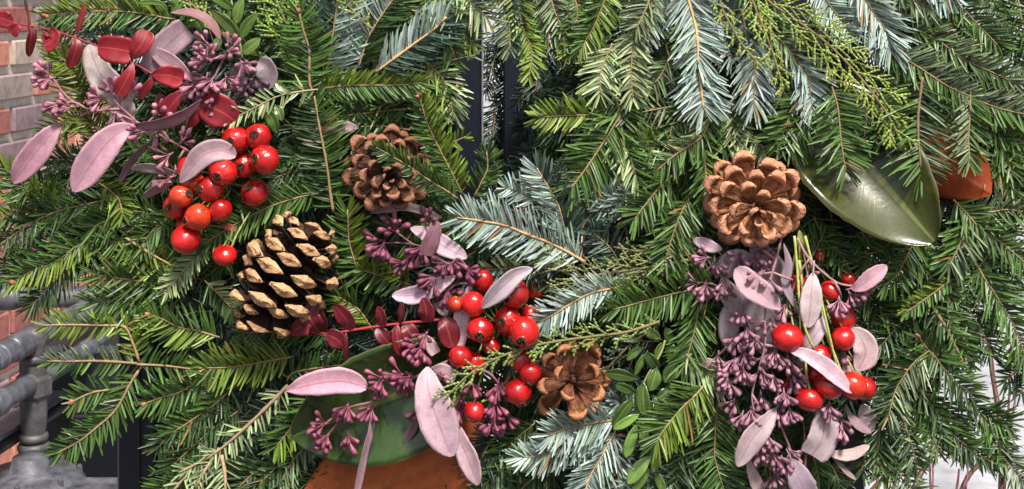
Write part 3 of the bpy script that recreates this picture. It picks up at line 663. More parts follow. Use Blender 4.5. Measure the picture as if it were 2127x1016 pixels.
fir('fir sprig leaning up above the dark red leaf stem', 'G/Y', 48, (8, 22), '775,690 769,677 744,643 725,630 702,618', gap=6.2)
fir('shaded fir sprig between the hips and upper brown cone', 'D', 46, (-8, 6), '700,330 640,345 570,368|D:720,380 650,395 590,392|D:690,300 640,310 600,330', gap=6)
# ------------------------------------------------------------------ centre
fir('silver blue fir sprig pointing left above the centre hips', 'B', 62, (44, 62), '1215,545 1185,528 1137,506 1101,488 1050,470 1000,460 950,452', gap=6, el=(0, 24), stem=(.55, .34, .16), r=3.6, ang=62)
fir('silver blue fir sprig rising to a curled tip beside the dark gap', 'N/B', 58, (34, 50), '1180,512 1172,470 1160,429 1146,400 1117,350', gap=5.6, stem=(.5, .33, .16), ang=55)
fir('small silvery fir tip at the left of the curled tip', 'B', 36, (36, 46), '1112,420 1090,402 1050,386', gap=6.5)
fir('shaded fir sprig under the silver blue sprig at centre', 'S/N', 38, (30, 44), '1180,528 1130,545 1070,556 1005,560|D:1120,550 1070,580 1020,590', gap=5.5, ang=60)
fir('mid grey green fir needles between silver tip and the cedar', 'N/S', 52, (16, 30), '1215,540 1200,500 1215,460 1245,430|N,50:1290,560 1270,520 1230,480|B,44:1320,440 1290,420 1250,402 1215,385', gap=6.5)
fir('large green fir sprig slanting down left, right of the dark gap', 'G', 68, (28, 52), '1274,190 1289,238 1278,258 1227,334 1185,392', gap=6, el=(0, 22), ang=62, r=2.8)
fir('bright fir tip pointing left across the dark gap', 'Y/Y', 46, (30, 44), '1262,236 1226,238 1175,240 1118,244', gap=6.4, ang=60)
fir('fir sprig with silvery lower needles between two green sprigs', 'P/G', 58, (28, 44), '1280,258 1288,292 1306,324 1326,374', gap=7)
fir('bright short fir tip with upright needles right of centre', 'Y/G', 52, (26, 38), '1400,292 1370,298 1330,305', gap=6, ang=72)
fir('curved fir sprig with pale drooping needles right of centre', 'P/G', 46, (34, 48), '1474,215 1471,250 1459,283 1430,305 1400,322 1362,356', gap=6.5, r=3)
fir('green fir sprig pointing down left above the silvery tip', 'G', 56, (30, 46), '1396,365 1370,391 1345,420 1314,458', gap=6)
fir('silvery grey fir tip poking out between green sprigs', 'B/N', 40, (22, 34), '1332,388 1305,402 1285,416 1245,436', gap=6.5)
fir('green fir sprig left of the round brown cone', 'G', 58, (26, 44), '1432,412 1420,436 1400,480 1380,545', gap=6)
fir('fir twig left of the round cone with a brown knot at its top', 'G/Y', 46, (22, 36), '1448,270 1460,310 1464,360 1468,425', gap=7.5)
fir('fir sprigs with striped pale needles above the round cone', 'P/G', 52, (10, 24), '1530,220 1551,255 1570,285 1596,325|G:1500,215 1515,260 1500,310|P,46:1520,200 1530,260 1545,310', gap=7)
fir('bare thin fir twig crossing between the silver tips', 'S/G', 40, (24, 34), 'S,40,.6:1460,212 1420,220 1370,224 1290,240|G,46:1440,215 1400,250 1390,290', gap=7)
fir('spray of green needles below the pale yellow tips', 'G', 56, (4, 20), '1340,200 1300,215 1230,205|G:1420,180 1440,215 1430,262|D:1380,230 1350,262 1290,275', gap=6.5)
fir('silver blue sprig with drooping comb of needles above the open cone', 'B/B', 48, (48, 66), '1285,598 1260,600 1224,613 1178,636 1150,652 1120,668', gap=5.8, stem=(.55, .36, .16), ang=58, r=3.2)
fir('silvery needles hanging right of the comb-like silver sprig', 'B/S', 42, (36, 46), '1310,600 1280,598 1250,604 1222,612', gap=6.2, ang=78)
fir('dim brown twig with dark needles left of the silver comb', 'D', 36, (20, 30), '1210,610 1180,598 1150,590 1125,580', gap=6)
fir('green fir sprig pointing left with a deep fringe of needles', 'G', 60, (40, 60), '1500,598 1450,604 1418,609 1360,620 1306,634 1272,644', gap=5.6, el=(0, 22), ang=66)
fir('fir sprig drooping from a rusty knot above the boxwood', 'G', 54, (30, 46), '1452,620 1444,672 1435,712 1420,765', gap=6, ang=58)
fir('fir sprig beside the left edge of the right purple spray', 'G/D', 46, (8, 22), '1530,640 1500,650 1460,660|G:1540,700 1500,705 1455,690|D:1530,760 1490,740 1460,715', gap=6)
fir('fir spray below the round cone and left of the purple seeds', 'G', 50, (6, 24), '1440,470 1420,520 1375,560|G:1480,500 1450,550 1430,590|D:1380,500 1350,540 1320,565', gap=6.5)
# ------------------------------------------------------------------ bottom centre
fir('pale blue fir sprig just under the open cone, pointing left', 'B', 54, (60, 78), '1280,872 1250,875 1193,886 1140,905', gap=5.6, ang=58, r=3)
fir('pale blue fir sprig lowest at left, with needles hanging in a fringe', 'B', 48, (52, 72), '1270,885 1220,905 1173,930 1120,948 1072,948', gap=5.6, ang=58)
fir('pale blue fir sprig running down to the bottom edge', 'B', 58, (50, 62), '1278,895 1250,948 1230,985 1212,1030', gap=5.6, ang=60, stem=(.55, .34, .16))
fir('shaded blue fir sprig at the bottom under the boxwood leaves', 'N/B', 48, (26, 40), '1278,905 1282,960 1290,1030|N,50:1380,960 1350,985 1320,1030|B,52:1420,990 1370,1000 1310,1012', gap=6)
fir('short pale blue fir tip between the two lower silver sprigs', 'B', 38, (56, 66), '1250,908 1225,914 1198,922', gap=6)
fir('dim blue fir needles behind the boxwood stem and open cone', 'N/B', 44, (8, 22), '1300,880 1275,840 1265,800|B,40:1340,860 1310,840 1280,830', gap=6)
fir('bright green fir sprig over the boxwood, pointing down left', 'G/Y', 62, (62, 80), '1462,800 1446,820 1418,848 1378,894 1362,922', gap=5.6, el=(0, 22), ang=62, stem=(.42, .36, .14))
fir('pale sage fir tip pointing at the purple seeds', 'P', 46, (46, 58), '1425,735 1446,761 1477,784 1500,800', gap=6, fwd=.3)
fir('tall green fir sprig hanging to the bottom edge left of the purple spray', 'G', 60, (40, 52), '1492,820 1489,858 1484,909 1487,955 1505,1030', gap=5.8, ang=66, el=(0, 20))
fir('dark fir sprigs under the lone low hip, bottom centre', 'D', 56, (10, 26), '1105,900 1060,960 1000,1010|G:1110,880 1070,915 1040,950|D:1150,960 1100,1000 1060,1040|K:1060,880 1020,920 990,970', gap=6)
fir('shaded fir sprig behind the bright sprig at the bottom edge', 'D', 56, (20, 34), '1470,880 1430,930 1400,1010|D:1420,900 1400,950 1385,1030', gap=6)
# ------------------------------------------------------------------ top right
fir('dark green fir sprig hanging left of the top navy stile', 'S/N', 42, (20, 30), '1046,-40 1053,20 1057,60 1060,105', gap=6.5)
fir('yellow green fir tip hanging over the right navy stile', 'Y', 36, (20, 36), '1072,-20 1086,51 1105,105 1098,160', gap=5.8, el=(0, 30))
fir('green fir sprig pointing down left at the top edge right of the gap', 'G/Y', 46, (24, 38), '1262,-30 1252,4 1234,51 1206,102', gap=5.8)
fir('olive fir twigs at the top edge above the dark gap', 'G/S', 42, (6, 22), '1110,-10 1132,51 1160,72 1192,92|S:1140,-30 1150,20 1170,60|G:1190,-20 1200,30 1180,80|Y,40:1240,20 1215,60 1180,110', gap=6.5)
fir('pale yellowish fir tip with spread needles, left of two pale tips', 'P/P', 52, (38, 54), '1272,90 1262,113 1247,154 1245,196', gap=6.6, el=(0, 18), ang=64)
fir('fir sprig with curved silvery needles and a cream tip', 'P/P', 44, (36, 52), 'S,44:1356,-20 1340,20 1321,59|P,44:1321,59 1313,110 1311,154 1316,206', gap=5.8, ang=70, fwd=.2)
fir('silvery needles fanning out left of the big blue sprig', 'S/B', 46, (14, 28), '1372,-30 1360,20 1345,60 1330,95|S:1390,120 1372,160 1352,180', gap=7)
fir('big silver blue fir sprig hanging straight down from the top edge', 'B', 66, (50, 66), '1420,-40 1432,10 1443,55 1451,95 1451,133|B,68:1451,130 1456,179 1462,228', gap=5.4, ang=58, el=(0, 22), stem=(.58, .38, .18), r=3.6)
fir('blue fir sprig with curved needles below the middle cedar tip', 'B', 54, (34, 50), '1574,70 1567,110 1565,155 1567,224', gap=5.8, ang=52, fwd=.3)
fir('blue fir sprig with long grey twig between the cedar sprays', 'B', 56, (36, 52), 'S,40:1602,64 1625,90 1646,115|B,56:1646,115 1676,154 1682,190 1686,228', gap=5.6, ang=54, fwd=.3)
fir('short blue needles showing between two cedar fronds', 'B/N', 44, (24, 36), '1495,40 1508,80 1522,128|N:1540,20 1548,60 1552,90', gap=6.5)
fir('silver blue fir sprig at the top edge right of the cedar', 'B', 62, (40, 56), '1770,-50 1798,0 1821,33 1840,60 1850,105', gap=5.4, ang=54, fwd=.25)
fir('drooping blue needles beside the cedar base at the top', 'B', 52, (30, 42), '1690,-40 1720,5 1750,45 1765,80', gap=6.2)
fir('silver blue needle tips entering from the top edge at right', 'B/S', 62, (34, 46), '1870,-70 1920,-45 1985,-12|S,50:1860,-30 1900,0 1940,20', gap=6.5)
fir('green fir sprig with striped needles in the upper right', 'G/S', 52, (28, 42), '1890,58 1925,70 1946,82 1967,95 2003,123 2064,151 2115,178', gap=6.4, ang=56)
fir('long fir sprig arching right with a fringe over the rust leaf', 'G/S', 58, (44, 62), '1840,100 1857,110 1910,143 1967,177 2015,202|G/S,54:2015,202 2074,223 2140,240', gap=6, ang=58, el=(0, 18))
fir('fir sprig at the top right with bare slanting twig', 'G/D', 50, (16, 30), '1960,-30 2000,15 2040,60 2075,96|G:1985,10 1975,60 1950,80', gap=6.8)
fir('dark green fir spray in the top right corner', 'D/G', 54, (-6, 10), '2060,-30 2085,40 2110,110|D:2110,-30 2120,40 2140,100|G:2040,-10 2062,60 2080,110|G:2090,80 2110,130 2140,170', gap=7)
fir('deep fir sprays behind the arching sprig in the upper right', 'D', 58, (-40, -20), '1840,20 1900,80 1960,160|D:1850,120 1900,190 1930,260|D:1920,0 1980,70 2040,120|D:1960,100 2030,160 2080,220|D:1820,-20 1860,60 1880,140', gap=6)
fir('deep fir sprays behind the pale stemmed sprig, right side', 'D', 58, (-42, -22), '1940,230 1990,310 2040,380|D:2010,180 2070,260 2110,340|D:1960,380 2020,440 2090,480|D:1900,400 1930,460 1950,530|D:2040,300 2090,360 2140,400', gap=6)
fir('fir sprig with brown twig hanging over the green glossy leaf', 'G/D', 78, (66, 86), '1916,160 1906,250 1910,327 1919,366', gap=7.2, ang=72, el=(0, 18), stem=(.26, .15, .09), r=3)
fir('fir sprig hanging over the rust coloured leaf', 'S/G', 54, (60, 78), '2016,190 2014,240 2013,290 2012,336', gap=6.4, ang=56, fwd=.02)
fir('fir sprig hanging over the left half of the glossy leaf', 'G', 62, (66, 84), '1728,180 1740,225 1748,290 1754,356', gap=6.4, ang=72)
fir('mid green fir needles above the glossy leaf base', 'G/S', 52, (36, 60), '1665,185 1640,240 1612,305|G:1695,215 1670,262 1640,312|D:1780,180 1800,230 1795,290|G:1820,190 1840,240 1835,290', gap=6.5)
fir('dark fir sprigs in shade between cedar and glossy leaf', 'D', 56, (14, 34), '1780,240 1830,260 1860,300|D:1640,150 1620,200 1600,262|D:1850,170 1870,220 1880,290', gap=6.5)
# ------------------------------------------------------------------ right side
fir('fir sprig right of the rust leaf pointing to the right edge', 'G', 54, (16, 30), '1995,228 2056,260 2095,280 2140,305|G:2030,250 2080,300 2100,360|S:2080,330 2060,350 2045,358', gap=6.8)
fir('fir spray at the right edge beside the rust leaf tip', 'G/D', 56, (0, 18), '2050,340 2095,370 2140,420|G:2060,400 2100,380 2140,370|Y:2100,250 2120,300 2140,340', gap=7)
fir('long fir sprig from the rust leaf to the right edge', 'G', 52, (24, 40), '1980,415 2010,444 2038,475 2085,510 2140,556', gap=6.2, ang=62)
fir('level fir twig just below the rust leaf tip', 'G/S', 50, (20, 30), '2010,446 2050,440 2090,438 2140,444', gap=6.6)
fir('fir sprig with pale stem pointing down, below the rust leaf', 'G/S', 58, (26, 40), '2010,452 2004,475 1992,512 1970,554', gap=6.2, ang=56)
fir('fir sprig curving down left below the glossy leaf', 'G', 50, (30, 46), '1910,462 1896,505 1877,549 1860,572 1836,596', gap=6, ang=62)
fir('small light green fir tip in the middle of the right side', 'Y/G', 26, (30, 42), '1980,578 1950,602 1915,628 1878,654', gap=6)
fir('fir sprigs under the glossy leaf, right of the round cone', 'G/D', 48, (6, 22), '1720,480 1740,520 1760,545|G:1790,475 1800,520 1790,560|D:1690,450 1710,490 1730,520|G:1850,500 1830,520 1800,530|G:1680,560 1690,520 1710,490', gap=6.2)
fir('large fir sprig slanting to the lower right edge', 'G', 62, (24, 42), '2030,552 2044,572 2079,628 2108,684 2140,765', gap=6, ang=58)
fir('thick knobbly twig with a brown bud at its lower end', 'D/G', 50, (22, 36), '1922,612 1945,650 1967,684 1985,720 2002,752', bud=[0], r=4.6, gap=7, sparse=.3)
fir('thin twig beside the thick knobbly twig', 'G', 50, (18, 30), '1975,640 1982,653 1997,690 2020,740|D:2010,640 2040,690 2060,740', gap=6.8)
fir('fir tip with a dark open bud pointing up left', 'D/G', 50, (26, 38), '1975,770 1940,740 1908,700', bud=[0], gap=7)
fir('fir sprig curving down beside the right hips', 'D/S', 56, (36, 54), '1930,728 1900,752 1867,794 1854,828 1848,868', gap=5.8, ang=64)
fir('fir sprig slanting down right in the lower right', 'D/G', 54, (30, 46), '1926,714 1954,756 1982,787 2018,822', gap=5.8)
fir('long fir sprig over the white paving with a bare tip', 'D/G', 48, (10, 30), '1900,800 1934,838 1975,897 2013,930 2066,966', gap=6, ang=58)
fir('fir sprig at lower right ending at the edge', 'G/D', 50, (8, 24), '2000,825 2040,860 2064,890 2080,940|S:2050,905 2065,930 2090,962 2140,1012|G:2040,850 2070,865 2095,880', gap=6.4)
fir('fir tips hanging at the bottom edge left of the red stems', 'D/S', 46, (0, 16), '1835,870 1850,900 1870,930 1888,975|S:1850,960 1870,990 1905,1030|G:1830,900 1835,950 1832,1000|D,40:1810,900 1800,940 1790,980', gap=6.8)
fir('fir needles coming in from the right edge above the paving', 'G/D', 46, (10, 24), '2150,720 2125,760 2088,796|D:2150,760 2130,800 2120,820', gap=7)
fir('fir spray behind the right hips and curving sprig', 'D', 52, (-14, 4), '1800,640 1840,690 1860,760|D:1830,620 1880,660 1920,700|G:1790,600 1830,640 1870,660|D:1800,760 1830,810 1850,850', gap=6.2)
fir('fir spray in the middle of the right side above the bud', 'G', 52, (0, 18), '1870,500 1920,560 1960,600|G:2010,560 1970,620 1960,680|D:1940,540 1960,590 1990,640|G:2060,520 2030,560 2010,610|D:1900,640 1860,680 1830,720', gap=6.4)
fir('small fir tip peeping out under the lowest purple seeds', 'G', 36, (-5, 8), '1680,900 1690,950 1700,1000|G:1720,960 1735,985 1745,1010', gap=6)

fir('fir sprays hanging over the white paving left of the dark stem', 'D/G', 50, (4, 22), '1858,830 1880,880 1905,962|G:1905,820 1930,870 1950,940|D:1955,830 1985,880 2005,945|D:1820,850 1828,900 1822,960', gap=6.4)
# ================================================================== shaded fir behind: one kind of branch, repeated
def proto(tone, L, seed):
    rg = random.Random(seed); sb = MB(); nb = MB(); A = 190
    mk = lambda p: np.array([[a*S, -b*S, c*S] for a, b, c in p])
    main = [(0, 0, 0), (70, 4, rg.uniform(-8, 8)), (140, 0, rg.uniform(-14, 14)), (A, -6, rg.uniform(-25, 25))]
    shoot(nb, sb, mk(main), L, tone, gap=8.5)
    for x0, sg in ((25, 1), (60, -1), (100, 1)):
        l = rg.uniform(70, 110)*(1-x0/260); an = R(rg.uniform(38, 55))*sg
        shoot(nb, sb, mk([(x0, 0, 0), (x0+l*.5*math.cos(an), 4, l*.5*math.sin(an)), (x0+l*math.cos(an*.85), -2, l*math.sin(an*.85))]), L*.85, tone, gap=9)
    return sb.mesh('stem', [M_BARK]), nb.mesh('needles', [M_NTOP, M_NUND], sm=False)
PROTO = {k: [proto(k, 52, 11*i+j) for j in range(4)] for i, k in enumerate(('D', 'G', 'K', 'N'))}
ANC = [(100, 100, 185), (80, 450, 165), (150, 800, 150), (420, 150, 200), (450, 400, 190), (450, 640, 180), (450, 900, 135), (650, 100, 265), (650, 450, 200), (700, 700, 185), (800, 250, 230), (850, 450, 250),
       (850, 640, 190), (980, 480, 170), (1000, 900, 135), (1150, 60, 95), (1180, 250, 150), (1150, 500, 180), (1180, 720, 180), (1200, 960, 160), (1350, 120, 95), (1300, 380, 120), (1350, 600, 165), (1400, 900, 110),
       (1550, 150, 80), (1500, 350, 110), (1600, 700, 90), (1700, 250, 75), (1850, 120, 45), (1800, 560, 70), (1950, 400, 60), (2080, 200, 35), (2050, 620, 60), (1900, 800, 80), (2000, 930, 60)]   # x, y, heading (deg, clockwise from right)
def heading(x, y):
    sx = sy = 0
    for a, b, h in ANC:
        w = 1/((a-x)**2+(b-y)**2+2500)**1.5; sx += w*math.cos(R(h)); sy += w*math.sin(R(h))
    return math.atan2(sy, sx)
LM = [(440, 160, 'the purple seed clusters'), (240, 120, 'the scarlet leaves'), (90, 320, 'the left pink leaf'), (215, 330, 'the larger pink leaf'), (460, 380, 'the left red hips'), (467, 531, 'the lone small hip'), (594, 570, 'the gold tipped cone'),
 (806, 358, 'the upper brown cone'), (645, 110, 'the tall upright branch'), (685, 350, 'the upright branch foot'), (865, 90, 'the orange brown twig'), (918, 300, 'the red budded sprig'), (250, 690, 'the forked lower left branch'), (500, 760, 'the bright level sprig'), (500, 900, 'the brown bare twig'),
 (760, 700, 'the crimson leaf stem'), (680, 805, 'the light pink leaf'), (780, 880, 'the dark green magnolia leaf'), (800, 990, 'the rust brown leaf'), (910, 850, 'the broad pale leaf'), (860, 540, 'the middle purple seeds'), (1040, 670, 'the middle hips'), (1060, 480, 'the centre silver sprig'),
 (1186, 790, 'the open cone'), (1340, 790, 'the boxwood'), (1280, 560, 'the olive cedar'), (1180, 960, 'the bottom silver sprigs'), (1230, 330, 'the large slanting sprig'), (1310, 140, 'the pale hanging tips'), (1450, 110, 'the big silver blue sprig'), (1150, 60, 'the olive top twigs'),
 (1420, 300, 'the curved pale twig'), (1560, 160, 'the middle silver tips'), (1720, 90, 'the bright cedar'), (1830, 50, 'the upper silver sprig'), (1566, 422, 'the round cone'), (1780, 390, 'the olive glossy leaf'), (1990, 350, 'the rust leaf tip'), (1590, 760, 'the right purple seeds'),
 (1710, 720, 'the right hips'), (1400, 640, 'the deep fringed sprig'), (1400, 900, 'the bright lower sprig'), (1490, 920, 'the tall bottom sprig'), (1850, 560, 'the lone pink leaf tip'), (1960, 690, 'the knobbly twig'), (2080, 640, 'the large right sprig'), (1860, 810, 'the curving right sprig'), (1980, 150, 'the long arching sprig'), (2090, 60, 'the top right corner'), (1970, 490, 'the pale stemmed sprig')]
TW = dict(D='dark green', G='mid green', K='blackish green', N='grey green'); HW = ['right', 'down right', 'down', 'down left', 'left', 'up left', 'up', 'up right']
def flabel(x, y, h, k):
    cx, cy = x+95*math.cos(h), y+95*math.sin(h); a, b, nm = min(LM, key=lambda q: (q[0]-cx)**2+(q[1]-cy)**2); dx, dy = cx-a, cy-b
    rel = 'behind' if dx*dx+dy*dy < 35**2 else (('right of' if dx > 0 else 'left of') if abs(dx) > abs(dy) else ('below' if dy > 0 else 'above'))
    base = 'shaded %s fir branch %s %s, pointing %s' % (TW[k], rel, nm, HW[int(round(math.degrees(h)/45)) % 8])
    for ex in ('', ', deeper', ', deepest'):
        if base+ex not in USED: break
    USED.add(base+ex); r_ = base+ex
    return r_ if len(r_.split()) <= 16 else r_.replace('shaded ', '')
USED = set()
BARE = [(940, 50, 1105, 400), (-50, -50, 150, 320), (-100, 330, 40, 700), (-100, 590, 235, 1100), (80, 840, 345, 1100), (1790, 885, 2200, 1100), (2105, 60, 2200, 170), (2060, 745, 2200, 1100), (1725, 955, 1830, 1100), (2040, 640, 2200, 760)]
def bare(x, y): return any(a < x < c and b < y < d_ for a, b, c, d_ in BARE)
pos = []; tries = 0
while len(pos) < 290 and tries < 40000:
    tries += 1; x, y = random.uniform(-20, 2140), random.uniform(-40, 1050)
    if any((x-a)**2+(y-b)**2 < 52**2 for a, b in pos): continue
    h = heading(x, y)+random.gauss(0, .4); ok = True
    for u in (0, 60, 130, 215):
        for v in ((0,) if u in (0, 215) else (-45, 0, 45)):
            if bare(x+u*math.cos(h)-v*math.sin(h), y+u*math.sin(h)+v*math.cos(h)): ok = False
    if not ok: continue
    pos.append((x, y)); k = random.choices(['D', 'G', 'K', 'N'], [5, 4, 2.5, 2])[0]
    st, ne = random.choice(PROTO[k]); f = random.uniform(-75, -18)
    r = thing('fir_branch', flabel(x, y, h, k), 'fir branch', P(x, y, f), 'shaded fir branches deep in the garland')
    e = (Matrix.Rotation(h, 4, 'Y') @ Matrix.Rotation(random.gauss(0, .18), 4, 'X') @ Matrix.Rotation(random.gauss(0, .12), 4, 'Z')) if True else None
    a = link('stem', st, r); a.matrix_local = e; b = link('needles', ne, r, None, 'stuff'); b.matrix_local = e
GL = ['at the very top, nearest the pale rim', 'in the middle, level with the bare crossing twig', 'below the bright opening', 'level with the yellow green tip', 'right of the stile, lowest of the grey ones', 'right of the stile, near the top edge', 'at the foot of the bright opening, slanting right', 'at the right, pointing down left, lowest', 'right of the stile at mid height', 'at its foot, behind the small upright tip', 'crossing the bright opening near its top', 'on the left side of the opening, lowest']
# dim mossy branch hanging inside the bright gap
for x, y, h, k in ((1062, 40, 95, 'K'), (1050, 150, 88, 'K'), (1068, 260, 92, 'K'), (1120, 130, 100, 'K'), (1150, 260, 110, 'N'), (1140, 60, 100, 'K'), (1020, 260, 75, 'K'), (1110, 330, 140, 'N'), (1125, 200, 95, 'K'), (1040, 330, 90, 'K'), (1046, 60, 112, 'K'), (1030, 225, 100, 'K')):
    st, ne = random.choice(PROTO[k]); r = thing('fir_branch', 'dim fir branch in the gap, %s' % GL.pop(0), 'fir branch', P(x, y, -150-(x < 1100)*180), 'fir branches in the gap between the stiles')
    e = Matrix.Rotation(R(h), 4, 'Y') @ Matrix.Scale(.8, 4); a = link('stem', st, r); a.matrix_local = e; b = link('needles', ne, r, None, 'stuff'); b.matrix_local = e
# ================================================================== pine cones
BR = (.17, .075, .038)
lawA = lambda s: (np.interp(s, [0, .15, .4, .75, 1], [52, 72, 88, 84, 60]), np.interp(s, [0, .2, .45, .75, 1], [130, 112, 92, 68, 30]))
cone('dark open pine cone with gold tipped scales, lowest of the left two', 594, 570, 62, (-.42, .80, .10), 172, 58, 'side', (.060, .028, .020), (.50, .285, .145), .66, lawA, .15)
lawR = lambda s: (np.interp(s, [0, .3, .6, .85, 1], [92, 98, 90, 68, 30]), np.interp(s, [0, .35, .65, .88, 1], [98, 84, 68, 46, 18]))
cone('round reddish brown pine cone seen end on, above the right purple spray', 1566, 422, 74, (-.02, .26, 1), 92, 38, 'rosette', (.36, .145, .065), (.56, .26, .15), .44, lawR, .16)
lawB = lambda s: (np.interp(s, [0, .3, .6, .85, 1], [84, 90, 76, 52, 26]), np.interp(s, [0, .35, .65, .88, 1], [104, 86, 62, 36, 14]))
cone('brown pine cone half covered by a fir tip, upper left of centre', 806, 358, 44, (.16, .06, 1), 84, 42, 'rosette', (.10, .042, .025), (.29, .125, .07), .40, lawB, .18, twist0=1.1)
lawD = lambda s: (np.interp(s, [0, .5, 1], [84, 84, 62]), np.interp(s, [0, .5, 1], [94, 70, 34]))
cone('wide open brown pine cone with few scales, beside the boxwood', 1186, 790, 44, (.06, -.30, 1), 95, 15, 'rosette', (.14, .048, .022), (.36, .145, .068), .46, lawD, .15, twist0=.6)

# ================================================================== red hips
HS = (.30, .36, .10)
def bunch(label, base, items, stems, tint=HS):
    r = thing('rosehip_bunch', label, 'rose hips', P(*base)); mb = MB()
    for it in items:
        tl = hip(r, *it[:4], **(it[4] if len(it) > 4 else {})); b = P(*base)
        C = smooth(np.array([tl, tl*.7+b*.3+np.array([0, .02, 0]), b]), 9); tube(mb, C, 2.0*S, 6, 0, np.array(tint)*RG.uniform(.7, 1.1))
    for s_ in stems: C = smooth(pts(s_), 16); tube(mb, C, np.linspace(3.0, 2.4, 16)*S, 7, 0, np.array(tint)*1.15)
    part('stem', mb, [M_BARK], r); return r
bunch('large bunch of red and orange hips left of the cones', (470, 380, 10), [
 (489, 291, 29, 70, dict(cal=(-.25, .05, 1))), (535, 283, 27, 74, dict(cal=(-.15, -.25, 1))), (549, 331, 31, 84, dict(cal=(-.62, -.12, .8))), (507, 343, 25, 58, dict(cal=(-.15, 0, 1))),
 (463, 357, 29, 96, dict(cal=(-.3, .28, 1))), (437, 393, 28, 84, dict(cal=(-.72, -.08, .7), orange=.2)), (393, 352, 27, 60, dict(cal=(-.8, .5, .4))), (402, 382, 25, 52, dict(orange=.7)),
 (376, 408, 25, 84, dict(cal=(.75, -.3, .45), orange=.9)), (364, 430, 26, 62, dict(cal=(-.45, -.05, .9), orange=.25)), (411, 451, 29, 90, dict(cal=(-.85, .25, .5), orange=.8)), (457, 436, 26, 80, dict(cal=(-.2, .85, .45))),
 (386, 498, 32, 76, dict(asp=.9)), (529, 400, 29, 52, dict(cal=(-.35, -.55, .75))), (467, 531, 25, 66, dict(asp=.85)), (385, 468, 20, 52, {})], [])
bunch('middle bunch of glossy red hips right of the dark red leaves', (1040, 680, 20), [
 (946, 632, 18, 72, dict(orange=.75)), (983, 632, 25, 80, dict(asp=1.05)), (1005, 584, 20, 46, dict(asp=1.2)), (1069, 610, 30, 76, dict(cal=(-.62, .18, .7))), (1054, 666, 30, 70, dict(cal=(-.5, -.1, .9))),
 (997, 685, 27, 82, dict(cal=(-.05, .3, 1))), (1088, 690, 32, 98, dict(cal=(-.15, .42, .85))), (957, 742, 25, 72, dict(cal=(0, .8, .55))), (984, 755, 24, 60, dict(cal=(-.3, .5, .7))), (1020, 718, 20, 60, {}),
 (1078, 746, 25, 66, {}), (1100, 776, 25, 74, dict(cal=(-.2, .75, .5))), (1076, 815, 28, 76, dict(cal=(.2, .75, .4))), (985, 856, 22, 90, dict(asp=1.0)), (1101, 651, 18, 40, {}), (1112, 604, 20, 8, dict(orange=.8)), (1078, 462, 9, 40, {})], ['1000,835,60 1040,815,50 1060,780,40'])
bunch('right bunch of round red hips on long green stalks', (1660, 480, 30), [
 (1636, 701, 33, 84, dict(asp=.86)), (1724, 604, 21, 62, {}), (1658, 590, 20, 48, {}), (1752, 660, 26, 46, {}), (1751, 703, 26, 76, dict(cal=(.1, .95, .1))), (1701, 741, 27, 74, {}), (1722, 799, 32, 88, dict(asp=.88)),
 (1681, 829, 27, 90, dict(asp=.9)), (1692, 774, 25, 54, {}), (1771, 801, 30, 82, dict(orange=.35, cal=(-.1, .95, .15))), (1793, 806, 26, 62, dict(cal=(.1, .95, .1))), (1762, 580, 16, 30, {}), (1704, 530, 13, 20, {}), (1632, 800, 14, 20, {})],
 ['1650,490,60 1656,560,70 1662,640,90 1675,690,94 1692,728,88', '1672,490,60 1690,560,70 1712,650,92 1728,720,94 1742,775,90', '1660,540,60 1672,640,76 1684,720,70 1700,770,70', '1700,600,60 1716,690,84 1735,740,92 1748,775,94', '1632,660,70 1634,640,62 1640,600,50', '1675,800,88 1673,740,80 1672,690,70'], (.34, .38, .11))

# ================================================================== seeded eucalyptus (purple seeds, pink leaves)
PK = (.46, .26, .32); PK2 = (.43, .27, .32); GP = (.36, .29, .31); DP = (.20, .12, .15); WP_ = (.48, .38, .395)
SA = (.27, .11, .15); SB_ = (.15, .042, .072); SD_ = (.24, .115, .155)
r = thing('eucalyptus_spray', 'large pinkish seeded eucalyptus spray over the top left bricks', 'eucalyptus', P(430, 330, 40))
stemtube(r, '425,332,40 351,291,52 281,252,56 225,231,58 179,225,58 138,200,58 108,160,60|179,225,58 150,212,58 120,222,60|281,250,56 250,222,58 236,206,60|250,226,56 248,200,60|300,262,54 322,240,56|351,291,52 338,272,54 331,262|372,300,50 400,262,50 432,150,62|432,190,58 475,105,60 500,110,60|432,190,56 510,185,50|382,312,48 372,330,50 366,352|330,300,52 345,312,56 352,322|250,226,56 190,232,60 165,243', 2.6, (.34, .16, .18))
for a in ((106, 163, 62, -.95, .25, 13), (104, 160, 60, -.5, -.65, 9), (148, 222, 60, -.95, -.05, 12), (125, 214, 58, -.5, .5, 7), (212, 203, 62, -1, .05, 10), (236, 196, 60, -.2, -.6, 7), (240, 232, 56, .2, .5, 5), (262, 200, 50, .2, -.3, 6),
          (322, 238, 58, .3, -.3, 7), (331, 262, 56, -.2, .4, 6), (300, 272, 56, -.9, .1, 7), (352, 322, 58, -.7, .5, 5), (365, 352, 48, .1, .6, 6), (355, 368, 60, -.8, .2, 6), (338, 232, 40, .3, .3, 6), (376, 296, 46, .3, -.2, 6)):
    cluster(r, *a, 'A', SA, df=.12, spread=.8)
for a in ((430, 122, 70, -.7, -.1, 16), (432, 124, 68, .4, -.6, 8), (440, 165, 66, -.5, .6, 18), (474, 106, 64, .5, -.4, 7), (503, 130, 60, .3, .3, 8), (410, 175, 60, -.7, .5, 14), (446, 200, 58, -.2, .8, 14), (470, 160, 60, .2, .5, 10), (430, 90, 60, -.3, -.8, 4)):
    cluster(r, *a, 'A', SA, spread=1.0, df=.2)
for a in ((510, 175, 46, .2, .6, 12), (528, 160, 40, .1, .7, 9), (495, 205, 42, -.2, .7, 9)):
    cluster(r, *a, 'A2', (.10, .05, .075))
